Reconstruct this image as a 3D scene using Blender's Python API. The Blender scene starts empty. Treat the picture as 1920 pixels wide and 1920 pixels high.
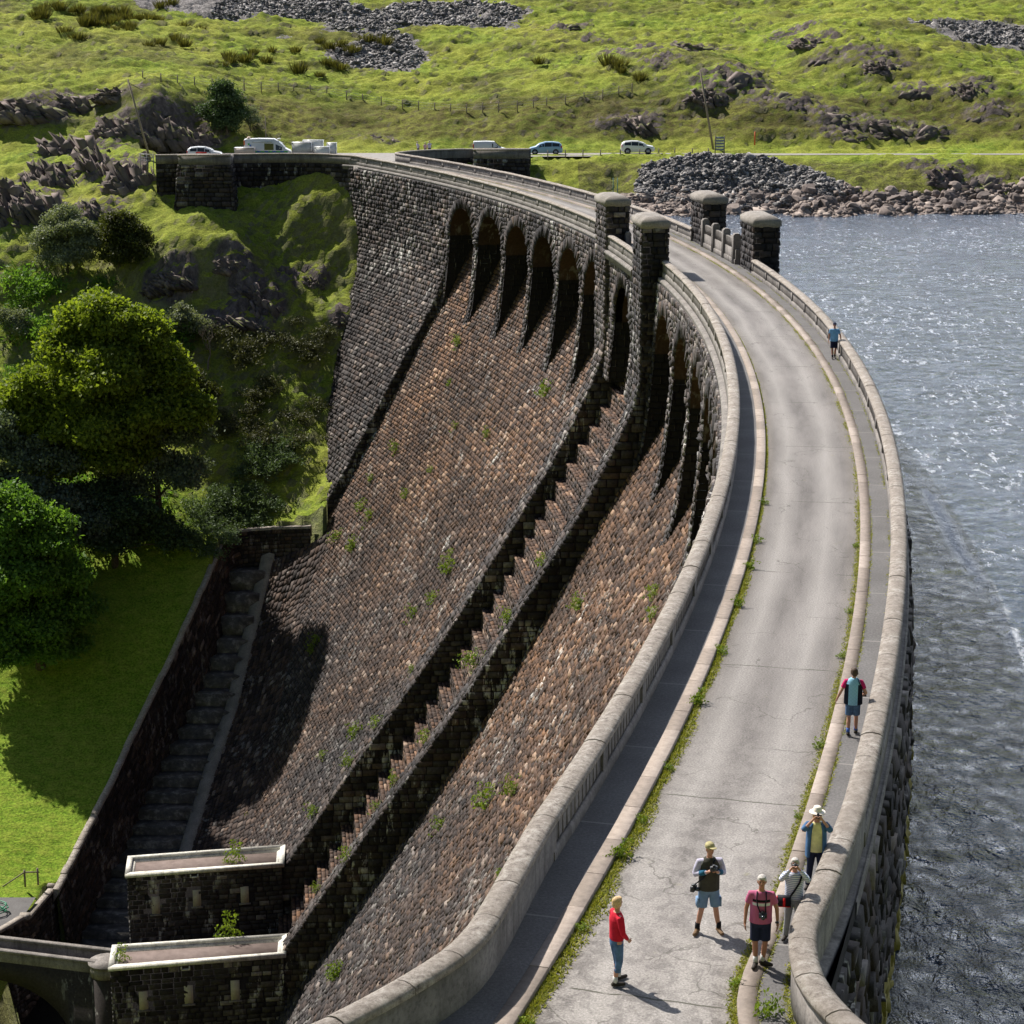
import bpy, math, random
import numpy as np
from mathutils import Vector
sc=bpy.context.scene
COL=sc.collection
# ---------------------------------------------------------------- camera, sky, sun, exposure
CAMH=16.8478; PITCH=.2366207; FPX=3862.54
cam=bpy.data.cameras.new('camera'); cam.sensor_width=36; cam.lens=FPX/1920*36; cam.clip_start=.5; cam.clip_end=3000
camo=bpy.data.objects.new('camera',cam); COL.objects.link(camo)
camo.location=(0,0,CAMH); camo.rotation_euler=(math.pi/2-PITCH,0,0); sc.camera=camo
SUNV=Vector((.60,-.644,-1.0)).normalized()
sl=bpy.data.lights.new('sun','SUN'); sl.energy=5.; sl.angle=math.radians(.53); sl.color=(1,.94,.85)
so=bpy.data.objects.new('sun',sl); COL.objects.link(so); so.rotation_euler=SUNV.to_track_quat('-Z','Y').to_euler(); so.location=(-60,60,80)
w=bpy.data.worlds.new('World'); sc.world=w; w.use_nodes=True
nt=w.node_tree; bg=nt.nodes['Background']; sky=nt.nodes.new('ShaderNodeTexSky'); sky.sky_type='NISHITA'; sky.sun_disc=False
sky.sun_elevation=math.radians(48.6); sky.sun_rotation=math.atan2(-.60,.644); sky.altitude=300
# broken cloud added out of view, low ahead only, brightened for the lake's reflection
tcw=nt.nodes.new('ShaderNodeTexCoord'); mpw=nt.nodes.new('ShaderNodeMapping'); mpw.inputs['Scale'].default_value=(1,1,2.6); nz=nt.nodes.new('ShaderNodeTexNoise'); nz.inputs['Scale'].default_value=2.6; nz.inputs['Detail'].default_value=6; nz.inputs['Roughness'].default_value=.6
rp=nt.nodes.new('ShaderNodeValToRGB'); rp.color_ramp.elements[0].position=.38; rp.color_ramp.elements[1].position=.56; mx=nt.nodes.new('ShaderNodeMix'); mx.data_type='RGBA'; mx.inputs[7].default_value=(60,64,72,1)
nt.links.new(tcw.outputs['Generated'],mpw.inputs[0]); nt.links.new(mpw.outputs[0],nz.inputs['Vector']); nt.links.new(nz.outputs['Fac'],rp.inputs[0]); sx_=nt.nodes.new('ShaderNodeSeparateXYZ'); nt.links.new(tcw.outputs['Generated'],sx_.inputs[0]); mr=nt.nodes.new('ShaderNodeMapRange'); mr.inputs[1].default_value=.1; mr.inputs[2].default_value=.6; nt.links.new(sx_.outputs[1],mr.inputs[0])
mr2=nt.nodes.new('ShaderNodeMapRange'); mr2.inputs[1].default_value=.62; mr2.inputs[2].default_value=.35; nt.links.new(sx_.outputs[2],mr2.inputs[0]); mlz=nt.nodes.new('ShaderNodeMath'); mlz.operation='MULTIPLY'; nt.links.new(mr.outputs[0],mlz.inputs[0]); nt.links.new(mr2.outputs[0],mlz.inputs[1])
ml=nt.nodes.new('ShaderNodeMath'); ml.operation='MULTIPLY'; nt.links.new(mlz.outputs[0],ml.inputs[0]); nt.links.new(rp.outputs[0],ml.inputs[1]); nt.links.new(ml.outputs[0],mx.inputs[0]); nt.links.new(sky.outputs[0],mx.inputs[6])
nt.links.new(mx.outputs[2],bg.inputs[0]); bg.inputs[1].default_value=.05
sc.view_settings.view_transform='Standard'; sc.view_settings.look='None'; sc.view_settings.exposure=.62; sc.view_settings.gamma=1
sc.render.resolution_x=1024; sc.render.resolution_y=1024
sc.render.engine='CYCLES'; sc.cycles.max_bounces=5; sc.cycles.diffuse_bounces=2; sc.cycles.glossy_bounces=2; sc.cycles.transmission_bounces=3
# ---------------------------------------------------------------- helpers
CX,CY,R0=-277.7187,115.2248,289.925
MPD=4.974           # metres per degree near the downstream face
def pol(a,u):
    a=np.radians(np.asarray(a,float)); u=np.asarray(u,float)
    return CX+(R0+u)*np.cos(a), CY+(R0+u)*np.sin(a)
def P3(a,u,z):
    x,y=pol(a,u); return np.stack(np.broadcast_arrays(x,y,np.asarray(z,float)),-1)
def _h(ix,iy,s):
    n=(ix.astype(np.int64)*374761393+iy.astype(np.int64)*668265263+s*2147483647)&0xffffffff
    n=((n^(n>>13))*1274126177)&0xffffffff
    return ((n^(n>>16))&0xffff)/65535.
def vn(x,y,s=0):
    ix=np.floor(x);iy=np.floor(y);fx=x-ix;fy=y-iy;fx=fx*fx*(3-2*fx);fy=fy*fy*(3-2*fy)
    ix=ix.astype(int);iy=iy.astype(int)
    return (_h(ix,iy,s)*(1-fx)+_h(ix+1,iy,s)*fx)*(1-fy)+(_h(ix,iy+1,s)*(1-fx)+_h(ix+1,iy+1,s)*fx)*fy
def fbm(x,y,o=4,s=0):
    r=0;a=.5;t=0
    for i in range(o):
        r=r+a*vn(x,y,s+i*7);t+=a;a*=.5;x=x*2.03+13.1;y=y*2.03+7.7
    return r/t*2-1
def mkmesh(name,v,loops,sizes,attrs=None,uv=None,smooth=False):
    me=bpy.data.meshes.new(name); v=np.asarray(v,np.float32); loops=np.asarray(loops,np.int32).ravel(); sizes=np.asarray(sizes,np.int32)
    me.vertices.add(len(v)); me.vertices.foreach_set('co',v.ravel())
    me.loops.add(len(loops)); me.loops.foreach_set('vertex_index',loops)
    me.polygons.add(len(sizes)); st=np.zeros(len(sizes),np.int32); st[1:]=np.cumsum(sizes)[:-1]
    me.polygons.foreach_set('loop_start',st); me.polygons.foreach_set('loop_total',sizes)
    if smooth: me.polygons.foreach_set('use_smooth',np.ones(len(sizes),bool))
    me.update(calc_edges=True)
    for k,(dom,arr) in (attrs or {}).items():
        at=me.attributes.new(k,'FLOAT',dom); at.data.foreach_set('value',np.asarray(arr,np.float32).ravel())
    if uv is not None:
        l=me.uv_layers.new(name='UVMap'); l.data.foreach_set('uv',np.asarray(uv,np.float32)[loops].ravel())
    return me
def link(name,me,mat=None,parent=None,label=None,cat=None,group=None,kind=None,loc=None):
    o=bpy.data.objects.new(name,me); COL.objects.link(o)
    if me is not None and mat is not None: me.materials.append(mat)
    if parent is not None: o.parent=parent
    if label:o['label']=label
    if cat:o['category']=cat
    if group:o['group']=group
    if kind:o['kind']=kind
    if loc is not None:o.location=loc
    return o
def empty(name,label,cat,loc=(0,0,0),rz=0,group=None):
    o=link(name,None,label=label,cat=cat,group=group,loc=loc); o.rotation_euler=(0,0,rz); o.empty_display_size=.2; return o
class MB:
    """collects pieces; build() makes ONE mesh"""
    def __init__(s): s.v=[];s.l=[];s.n=[];s.c=0;s.uv=[];s.a={}
    def add(s,v,faces,uv=None,**at):
        v=np.asarray(v,float).reshape(-1,3)
        for f in faces: s.l.extend([i+s.c for i in f]); s.n.append(len(f))
        s.v.append(v); s.c+=len(v); s.uv.append(np.zeros((len(v),2)) if uv is None else np.asarray(uv))
        for k in set(at)|set(s.a):
            s.a.setdefault(k,[]); 
            s.a[k]+= [0.]*(s.c-len(v)-len(s.a[k])); s.a[k]+=[float(at.get(k,0))]*len(v)
    def addq(s,v,L,N,attr=None):
        """numpy bulk"""
        s.l.extend((np.asarray(L).ravel()+s.c).tolist()); s.n.extend(np.asarray(N).tolist()); s.v.append(np.asarray(v).reshape(-1,3)); k=len(s.v[-1]); s.uv.append(np.zeros((k,2)))
        for q in set(attr or {})|set(s.a):
            s.a.setdefault(q,[]); s.a[q]+=[0.]*(s.c-len(s.a[q])); s.a[q]+=(list(attr[q]) if attr and q in attr else [0.]*k)
        s.c+=k
    def box(s,c,d,rz=0,taper=1,**at):
        x,y,z=d[0]/2,d[1]/2,d[2]/2;t=taper
        p=[(-x,-y,-z),(x,-y,-z),(x,y,-z),(-x,y,-z),(-x*t,-y*t,z),(x*t,-y*t,z),(x*t,y*t,z),(-x*t,y*t,z)]
        cs,sn=math.cos(rz),math.sin(rz)
        s.add([(c[0]+a*cs-b*sn,c[1]+a*sn+b*cs,c[2]+e) for a,b,e in p],[(0,3,2,1),(4,5,6,7),(0,1,5,4),(1,2,6,5),(2,3,7,6),(3,0,4,7)],**at)
    def hexa(s,p,**at): s.add(p,[(0,3,2,1),(4,5,6,7),(0,1,5,4),(1,2,6,5),(2,3,7,6),(3,0,4,7)],**at)
    def tube(s,pts,rad,n=8,cap=True,**at):
        pts=[Vector(p) for p in pts]; rad=rad if hasattr(rad,'__len__') else [rad]*len(pts); V=[]
        for i,p in enumerate(pts):
            t=(pts[min(i+1,len(pts)-1)]-pts[max(i-1,0)]).normalized(); a=t.orthogonal().normalized() if i==0 else (a-t*a.dot(t)).normalized(); b=t.cross(a)
            for k in range(n):
                an=2*math.pi*k/n; V.append(p+(a*math.cos(an)+b*math.sin(an))*rad[i])
        F=[(i*n+k,i*n+(k+1)%n,(i+1)*n+(k+1)%n,(i+1)*n+k) for i in range(len(pts)-1) for k in range(n)]
        if cap: F+=[tuple(range(n-1,-1,-1)),tuple((len(pts)-1)*n+k for k in range(n))]
        s.add([tuple(v) for v in V],F,**at)
    def grid(s,G,uv=None,flip=False,**at):
        """G: (m,n,3)"""
        m,n=G.shape[:2]; i=np.arange(m-1)[:,None]*n+np.arange(n-1)[None]
        q=np.stack([i,i+1,i+n+1,i+n],-1).reshape(-1,4)
        if flip:q=q[:,::-1]
        k=m*n; s.l.extend((q+s.c).ravel().tolist()); s.n.extend([4]*len(q)); s.v.append(G.reshape(-1,3)); s.uv.append(np.zeros((k,2)) if uv is None else uv.reshape(-1,2))
        for qn in set(at)|set(s.a):
            s.a.setdefault(qn,[]); s.a[qn]+=[0.]*(s.c-len(s.a[qn]))
            s.a[qn]+= [float(at.get(qn,0))]*k if not hasattr(at.get(qn,0),'shape') else at[qn].ravel().tolist()
        s.c+=k
    def build(s,name,mat,parent=None,smooth=False,**kw):
        for q in s.a: s.a[q]+=[0.]*(s.c-len(s.a[q]))
        me=mkmesh(name,np.concatenate(s.v),s.l,s.n,{k:('POINT',a) for k,a in s.a.items()},np.concatenate(s.uv),smooth)
        return link(name,me,mat,parent,**kw)
# ---------------------------------------------------------------- materials
class NM:
    def __init__(s,name,rough=.9,spec=.3):
        s.m=bpy.data.materials.new(name); s.m.use_nodes=True; s.t=s.m.node_tree; s.b=s.t.nodes['Principled BSDF']; s.b.inputs['Roughness'].default_value=rough
        s.b.inputs['Specular IOR Level'].default_value=spec; s.tc=s.t.nodes.new('ShaderNodeTexCoord')
    def n(s,k,**p):
        x=s.t.nodes.new('ShaderNode'+k)
        for a,v in p.items(): setattr(x,a,v)
        return x
    def L(s,a,b): s.t.links.new(a,b)
    def co(s,scale=(1,1,1),src='Object',rot=(0,0,0)):
        m=s.n('Mapping'); m.inputs['Scale'].default_value=scale; m.inputs['Rotation'].default_value=rot; s.L(s.tc.outputs[src],m.inputs[0]); return m.outputs[0]
    def noise(s,sc,det=4,ro=.55,co=None,dist=0):
        x=s.n('TexNoise'); x.inputs['Scale'].default_value=sc; x.inputs['Detail'].default_value=det; x.inputs['Roughness'].default_value=ro; x.inputs['Distortion'].default_value=dist
        s.L(co if co is not None else s.tc.outputs['Object'],x.inputs['Vector']); return x.outputs['Fac']
    def attr(s,k):
        x=s.n('Attribute'); x.attribute_name=k; return x.outputs['Fac']
    def ramp(s,f,stops):
        r=s.n('ValToRGB'); e=r.color_ramp.elements
        while len(e)<len(stops): e.new(.5)
        for i,(p,c) in enumerate(stops): e[i].position=p; e[i].color=(c if hasattr(c,'__len__') else (c,c,c))+(() if hasattr(c,'__len__') and len(c)==4 else (1,)) if hasattr(c,'__len__') else (c,c,c,1)
        s.L(f,r.inputs[0]); return r.outputs[0]
    def mix(s,f,a,b,mode='MIX'):
        x=s.n('Mix',data_type='RGBA',blend_type=mode)
        for i,v in ((0,f),(6,a),(7,b)):
            if hasattr(v,'is_output'): s.L(v,x.inputs[i])
            elif i==0: x.inputs[0].default_value=v
            else: x.inputs[i].default_value=(*v,1)
        return x.outputs[2]
    def math(s,op,a,b=0,clamp=False):
        x=s.n('Math',operation=op,use_clamp=clamp)
        for i,v in ((0,a),(1,b)):
            if hasattr(v,'is_output'): s.L(v,x.inputs[i])
            else:x.inputs[i].default_value=v
        return x.outputs[0]
    def sep(s,src='Object'):
        x=s.n('SeparateXYZ'); s.L(s.tc.outputs[src],x.inputs[0]); return x.outputs
    def bump(s,h,st=.5,d=.05):
        b=s.n('Bump'); b.inputs['Strength'].default_value=st; b.inputs['Distance'].default_value=d; s.L(h,b.inputs['Height']); s.L(b.outputs[0],s.b.inputs['Normal'])
    def col(s,c):
        if hasattr(c,'is_output'): s.L(c,s.b.inputs['Base Color'])
        else: s.b.inputs['Base Color'].default_value=(*c,1)
        return s
def plain(name,c,rough=.6,spec=.4,metal=0,var=.12,sc=6):
    m=NM(name,rough,spec); f=m.noise(sc,3); m.col(m.mix(m.ramp(f,[(.3,0.),(.7,1.)]),tuple(x*(1-var) for x in c),tuple(min(1,x*(1+var)) for x in c))); m.b.inputs['Metallic'].default_value=metal; return m.m
# masonry: attributes rnd (per stone), tint (0 grey wall, 1 water-stained brown spillway)
def masonry_mat(name,white=.5):
    m=NM(name,.82,.25); r=m.attr('rnd'); t=m.attr('tint')
    grey=m.ramp(r,[(0,(.016,.014,.016)),(.5,(.046,.041,.043)),(.9,(.095,.086,.085)),(1,(.20,.185,.18))])
    brown=m.ramp(r,[(0,(.028,.018,.014)),(.4,(.082,.046,.029)),(.8,(.180,.098,.054)),(1,(.33,.225,.155))])
    c=m.mix(t,grey,brown)
    big=m.ramp(m.noise(.09,4,.6,dist=.6),[(.35,(.55,.55,.58)),(.65,(1.15,1.1,1.05))])
    c=m.mix(1,c,big,'MULTIPLY')
    fine=m.ramp(m.noise(5,3),[(.3,.65),(.7,1.25)]); c=m.mix(1,c,fine,'MULTIPLY')
    # lime runs: thin, longer downwards
    st=m.noise(1.5,5,.65,co=m.co((1,1,.35))); ar=m.noise(.16,3,.5)
    f=m.math('MULTIPLY',m.ramp(st,[(.55,0.),(.62,1.)]),m.ramp(ar,[(.46,0.),(.58,1.)]))
    f=m.math('MULTIPLY',f,m.attr('lime')); c=m.mix(m.math('MULTIPLY',f,white),c,(.55,.53,.50))
    pz=m.sep(); al=m.math('MULTIPLY',m.math('LESS_THAN',m.math('ADD',m.math('ABSOLUTE',m.math('SUBTRACT',m.math('ADD',pz[2],m.math('MULTIPLY',m.noise(.6,3),.8)),-4.9)),0.),.62),m.attr('wet')); c=m.mix(m.math('MULTIPLY',al,.75),c,(.26,.22,.035)); m.col(c)
    m.bump(m.noise(9,4,.7),.7,.04); return m.m
M={}
M['stone']=masonry_mat('rock_faced_masonry',.8)
M['mortar']=plain('dark_joint_mortar',(.05,.045,.043),.95,.1)
def concrete(name,c,dark=.5,streak=True,sc=1.):
    m=NM(name,.88,.2); n1=m.noise(.8*sc,5,.6); a=m.mix(m.ramp(n1,[(.35,0.),(.65,1.)]),tuple(x*(1-dark*.5) for x in c),tuple(x*1.12 for x in c))
    n2=m.noise(9*sc,5,.7); a=m.mix(1,a,m.ramp(n2,[(.3,.6),(.5,1.),(.75,1.2)]),'MULTIPLY')
    if streak:
        s=m.noise(3.,4,.6,co=m.co((1,1,.12))); a=m.mix(m.ramp(s,[(.5,0.),(.72,.75)]),a,tuple(x*.35 for x in c))
    m.col(a); m.bump(n2,.5,.03); return m.m
M['parapet']=concrete('weathered_concrete',(.235,.215,.20),.7)
M['cap']=concrete('tower_cap_concrete',(.26,.235,.21),streak=False)
def coping_mat():
    m=NM('lichened_coping',.9,.2); c=m.co((1,1,1)); n=m.noise(1.1,6,.65); n2=m.noise(6,8,.85); n3=m.noise(.35,2)
    a=m.ramp(n2,[(.36,(.085,.07,.06)),(.45,(.27,.235,.205)),(.55,(.42,.38,.34)),(.68,(.62,.58,.53))]); a=m.mix(m.ramp(n,[(.38,0.),(.6,.65)]),a,(.24,.205,.175)); m.col(a); m.bump(n2,1.,.07); return m.m
M['coping']=coping_mat()
def kerb_mat():
    m=NM('kerb_stone',.9,.2); r=m.attr('rnd'); a=m.ramp(r,[(0,(.22,.185,.16)),(.6,(.285,.24,.21)),(1,(.36,.305,.268))]); n=m.noise(6,6,.75); a=m.mix(1,a,m.ramp(n,[(.3,.72),(.7,1.2)]),'MULTIPLY'); m.col(a); m.bump(n,.4,.02); return m.m
M['kerb']=kerb_mat()
def road_mat():
    m=NM('worn_road',.9,.25); uv=m.sep('UV'); x,y=uv[0],uv[1]
    cw=m.co((1.,.16,1),'UV'); base=m.noise(.9,5,.6,co=cw); fine=m.noise(22,4,.8,co=m.co((1,1,1),'UV')); mid=m.noise(2.2,6,.72,co=m.co((1,.8,1),'UV'),dist=.4)
    a=m.ramp(base,[(.35,(.115,.105,.10)),(.65,(.20,.185,.176))])
    def band(c0,w): # wheel track
        d=m.math('ABSOLUTE',m.math('SUBTRACT',x,c0)); return m.math('SUBTRACT',1,m.math('DIVIDE',d,w),True)
    wob=m.math('MULTIPLY',m.math('SUBTRACT',m.noise(.25,2,co=m.co((.2,.35,1),'UV')),.5),.8)
    x2=m.math('ADD',x,wob)
    def bandx(c0,w):
        d=m.math('ABSOLUTE',m.math('SUBTRACT',x2,c0)); return m.math('SUBTRACT',1,m.math('DIVIDE',d,w),True)
    tr=m.math('MAXIMUM',bandx(.85,.55),bandx(2.35,.6)); a=m.mix(m.math('MULTIPLY',tr,.62),a,(.30,.283,.268))
    near=m.math('MULTIPLY',m.ramp(m.math('DIVIDE',m.math('SUBTRACT',y,-95),30),[(0.,1.),(1,.0)]),m.ramp(mid,[(.44,0.),(.54,1.)]))
    a=m.mix(m.math('MULTIPLY',near,.6),a,(.42,.395,.37))
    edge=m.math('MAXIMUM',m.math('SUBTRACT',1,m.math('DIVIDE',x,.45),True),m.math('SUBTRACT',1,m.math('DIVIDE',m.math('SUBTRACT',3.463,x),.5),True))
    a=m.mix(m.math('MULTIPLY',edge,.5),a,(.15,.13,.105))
    sp=m.ramp(fine,[(.3,.5),(.5,1.),(.7,1.55)]); a=m.mix(1,a,sp,'MULTIPLY')
    vo=m.n('TexVoronoi',feature='DISTANCE_TO_EDGE'); vo.inputs['Scale'].default_value=.55; wv=m.n('VectorMath',operation='ADD'); nw=m.n('TexNoise'); nw.inputs['Scale'].default_value=1.3; nw.inputs['Detail'].default_value=5; m.L(m.tc.outputs['UV'],nw.inputs['Vector']); m.L(m.tc.outputs['UV'],wv.inputs[0]); m.L(nw.outputs['Color'],wv.inputs[1]); m.L(wv.outputs[0],vo.inputs['Vector'])
    ck=m.math('MULTIPLY',m.math('LESS_THAN',vo.outputs['Distance'],.010),m.ramp(m.noise(.5,3,co=m.co((1,1,1),'UV')),[(.50,0.),(.56,1.)])); a=m.mix(m.math('MULTIPLY',ck,.55),a,(.07,.065,.055))
    ms=m.ramp(m.noise(1.6,4,.6,co=m.co((1,1,1),'UV')),[(.68,0.),(.74,1.)]); a=m.mix(m.math('MULTIPLY',ms,.35),a,(.22,.21,.09))
    # joints every bay, ragged
    jy=m.math('ADD',y,m.math('MULTIPLY',m.noise(1.5,3,co=m.co((1,.2,1),'UV')),.22)); fr=m.math('ABSOLUTE',m.math('SUBTRACT',m.math('FRACT',m.math('DIVIDE',jy,9.75)),.5))
    j=m.math('LESS_THAN',fr,.0028); jm=m.ramp(m.noise(.9,3,co=m.co((1,.4,1),'UV')),[(.42,0.),(.5,1.)]); a=m.mix(m.math('MULTIPLY',m.math('MULTIPLY',j,jm),.8),a,(.05,.05,.035))
    m.col(a); m.bump(m.math('ADD',fine,m.math('MULTIPLY',mid,.6)),.5,.02); return m.m
M['road']=road_mat()
def walk_mat():
    m=NM('footway_asphalt',.92,.2); n=m.noise(16,5,.75); b=m.noise(.5,3); a=m.ramp(n,[(.25,(.075,.073,.075)),(.5,(.125,.12,.12)),(.8,(.20,.195,.19))]); a=m.mix(1,a,m.ramp(b,[(.3,.82),(.7,1.15)]),'MULTIPLY')
    uv=m.sep('UV'); fr=m.math('ABSOLUTE',m.math('SUBTRACT',m.math('FRACT',m.math('DIVIDE',uv[1],4.875)),.5)); a=m.mix(m.math('LESS_THAN',fr,.006),a,(.22,.21,.2)); m.col(a); m.bump(n,.5,.02); return m.m
M['walk']=walk_mat()
# ---------------------------------------------------------------- dam profiles (u = metres outward from the left kerb, z = height)
Pz=np.array([0,-2.0,-4.7,-7,-9.1,-11.8,-14.4,-16.3,-26.8,-30.8,-34.8,-39.3,-43.6,-62])
Pu=np.array([-1.85,-2.2,-2.6,-2.8,-3.4,-4.6,-5.9,-6.9,-13.3,-15.9,-18.7,-21.9,-24.9,-37.6])
Sz=np.array([-4.55,-5.3,-7,-9.4,-12,-16,-25,-31.3,-37.3,-42.3,-47.7,-52,-64])
Su=np.array([1.9,1,0,-1.2,-2.6,-5,-10,-13.7,-17.6,-21.0,-24.7,-27.8,-36.4])
Qz=np.array([0,-4,-5.5,-7,-9,-11.,-12,-13,-15.5]); Qu=np.array([-1.85,-1.95,-2.05,-2.2,-2.4,-2.65,-2.9,-3.25,-4.4])
Fz=np.array([0,-5,-8.5,-11.75,-17.4,-23,-29.6,-34.7,-48]); Fu=np.array([-1.85,-1.95,-2.2,-3.35,-6.7,-9.95,-13.7,-17.0,-25.9])
def prof(uz,zz):
    """arc-length table of a profile, smoothed"""
    z=np.linspace(zz[0],zz[-1],400); u=np.interp(-z,-zz,uz); k=np.ones(9)/9
    us=np.convolve(np.pad(u,4,'edge'),k,'valid'); s=np.concatenate([[0],np.cumsum(np.hypot(np.diff(us),np.diff(z)))]); return s,us,z
PP,SS,QQ,FF=prof(Pu,Pz),prof(Su,Sz),prof(Qu,Qz),prof(Fu,Fz)
uP=lambda z:np.interp(-np.asarray(z,float),-PP[2],PP[1]); uS=lambda z:np.interp(-np.asarray(z,float),-SS[2],SS[1]); uQ=lambda z:np.interp(-np.asarray(z,float),-QQ[2],QQ[1])
def face(T,a0):  # p metres (increasing angle), q metres down the profile
    def f(p,q): return P3(a0+p/MPD,np.interp(q,T[0],T[1]),np.interp(q,T[0],T[2]))
    return f
def sAt(T,z): return float(np.interp(-z,-T[2],T[0]))
def blocks(mb,fn,q0,q1,pr,course=.44,bl=.8,out=.09,flip=False,mask=None,tint=0.,lime=0.,seed=1,rough=1.,cv=.25):
    """rock-faced stones; pr(q)->(p0,p1); tint/lime may be functions of the world point"""
    rs=np.random.RandomState(seed); A=[]
    q=q0
    while q<q1-.05:
        h=course*(1+cv*rs.uniform(-1,1)); qe=min(q+h,q1); a,b=pr((q+qe)/2)
        if b-a>.15:
            n=int((b-a)/bl*1.4)+3; e=a-rs.uniform(0,bl)+np.cumsum(bl*rs.uniform(.55,1.45,n)); e=e[(e>a+.12)&(e<b-.12)]; e=np.concatenate([[a],e,[b]])
            A.append(np.stack([e[:-1],e[1:],np.full(len(e)-1,q),np.full(len(e)-1,qe)],1))
        q=qe
    A=np.concatenate(A)
    if mask is not None: A=A[mask((A[:,0]+A[:,1])/2,(A[:,2]+A[:,3])/2)]
    k=len(A); g=.022; p0,p1,qa,qb=A[:,0]+g,A[:,1]-g,A[:,2]+g,A[:,3]-g
    C=[(p0,qa),(p1,qa),(p1,qb),(p0,qb)]; base=[fn(*c) for c in C]; N=np.cross(base[1]-base[0],base[3]-base[0]); N/=np.linalg.norm(N,axis=1)[:,None]+1e-9
    if flip: N=-N
    h0=out*rs.uniform(.2,1.1,k); tl=rs.normal(0,.30*out*rough,(k,4))+rs.normal(0,.22*out*rough,(k,1))*np.array([1,-1,-1,1])+rs.normal(0,.16*out*rough,(k,1))*np.array([1,1,-1,-1]); bot=[b-N*.06 for b in base]
    ins=.10
    top=[]
    cen=sum(base)/4
    for i in range(4):
        d=cen-base[i]; top.append(base[i]+d*np.minimum(ins,.045/(np.linalg.norm(d,axis=1)[:,None]+1e-9)*rs.uniform(.3,1.6,(k,1)))+N*(np.maximum(h0+tl[:,i],.012))[:,None])
    mid=cen+(base[1]-base[0])*rs.uniform(-.2,.2,(k,1))+(base[3]-base[0])*rs.uniform(-.2,.2,(k,1))+N*(h0*1.04+rs.uniform(0,.14,k)*out*rough)[:,None]
    V=np.stack(bot+top+[mid],1)
    T=np.array([4,5,8,5,6,8,6,7,8,7,4,8, 0,1,5,4,1,2,6,5,2,3,7,6,3,0,4,7])
    if flip: T=np.array([5,4,8,6,5,8,7,6,8,4,7,8, 1,0,4,5,2,1,5,6,3,2,6,7,0,3,7,4])
    L=(np.arange(k)[:,None]*9+T[None]).ravel(); S=np.tile([3,3,3,3,4,4,4,4],k)
    r=np.clip(rs.beta(2.2,2.6,k),0,1); r[rs.rand(k)<.03]=1.
    tn=tint(cen) if callable(tint) else np.full(k,float(tint)); lm=lime(cen) if callable(lime) else np.full(k,float(lime))
    tn=np.clip(tn+rs.normal(0,.12,k)*(tn>0.02),0,1)
    if callable(lime): r=np.where(rs.rand(k)<np.clip(lm-.55,0,1)*.42,rs.uniform(.93,1.,k),r)
    mb.addq(V.reshape(-1,3),L,S,{'rnd':np.repeat(r,9),'tint':np.repeat(tn,9),'lime':np.repeat(lm,9)})
def backing(mb,fn,ps,qs,off=.05,flip=False):
    P,Q=np.meshgrid(ps,qs); sh=P.shape; G=fn(P.ravel(),Q.ravel()); e=.01
    n=np.cross(fn(P.ravel()+e,Q.ravel())-G,fn(P.ravel(),Q.ravel()+e)-G); n/=np.linalg.norm(n,axis=1)[:,None]+1e-9
    if flip:n=-n
    mb.grid((G-n*off).reshape(sh+(3,)),rnd=.12,tint=0.,lime=0.)
A_TA,A_TB,A_TC,A_TD=4.2,5.05,7.45,8.3     # training walls / towers: near pair edges
A_FL,A_FE=19.66,26.35                     # far flank
A_NS=-7.6
A_TBw,A_TDw=4.64,7.98   # the training walls below the towers are thinner than the towers
dam=empty('dam','long curved dark stone masonry dam with a road along its crest and an arched spillway','dam',tuple(float(v) for v in P3(6.15,-1.5,0)))
DI=dam.matrix_world.inverted() if False else None
def dpart(mb,name,mat,parent=None,**kw):
    # geometry is in world coordinates: shift into the parent's frame
    o=mb.build(name,mat,**kw); par=parent or dam; base=Vector((0,0,0)); p=par
    while p is not None: base+=p.location; p=p.parent
    o.parent=par; o.location=-base; return o
def vnp(sc,s=3): return lambda c: fbm(c[:,0]*sc,c[:,2]*sc*1.7+c[:,1]*sc,3,s)
def brown(c):
    z=c[:,2]; n=fbm(c[:,0]*.12+c[:,1]*.12,z*.09,3,5); return np.clip(.95-np.clip((-z-22)/30,0,.75)+n*.45,0,1)
def limestreak(c):  # run-off lines below each pier
    a=np.degrees(np.arctan2(c[:,1]-CY,c[:,0]-CX)); far=a>6; k=np.where(far,(a-A_TD)/1.893,(A_TA-a)/1.93); d=np.abs(k-np.round(k)); return np.clip(.3+1.1*np.clip(1-d/.13,0,1)*np.clip((-c[:,2]-12)/4,0,1)*np.clip((34+c[:,2])/8,0,1),0,1)
def limetop(c): return np.clip((c[:,2]+17)/9,0,1)*.9+.22
def fixflip(fn):  # face outwards = towards smaller u
    return False
# --- plain flanks (grey), far and near
def add_face(T,a0,a1,z0,z1,tint,lime,seed,name,mask=None,course=.44,bl=.8,out=.09,bk=True):
    mb=MB(); f=face(T,a0); L=(a1-a0)*MPD; q0,q1=sAt(T,z0),sAt(T,z1)
    if bk: backing(mb,f,np.linspace(0,L,max(3,int(L/1.5))),np.linspace(q0,q1,60),.05,flip=FL)
    blocks(mb,f,q0,q1,lambda q:(0,L),course,bl,out,flip=FL,mask=mask,tint=tint,lime=lime,seed=seed)
    return dpart(mb,name,M['stone'])
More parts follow.
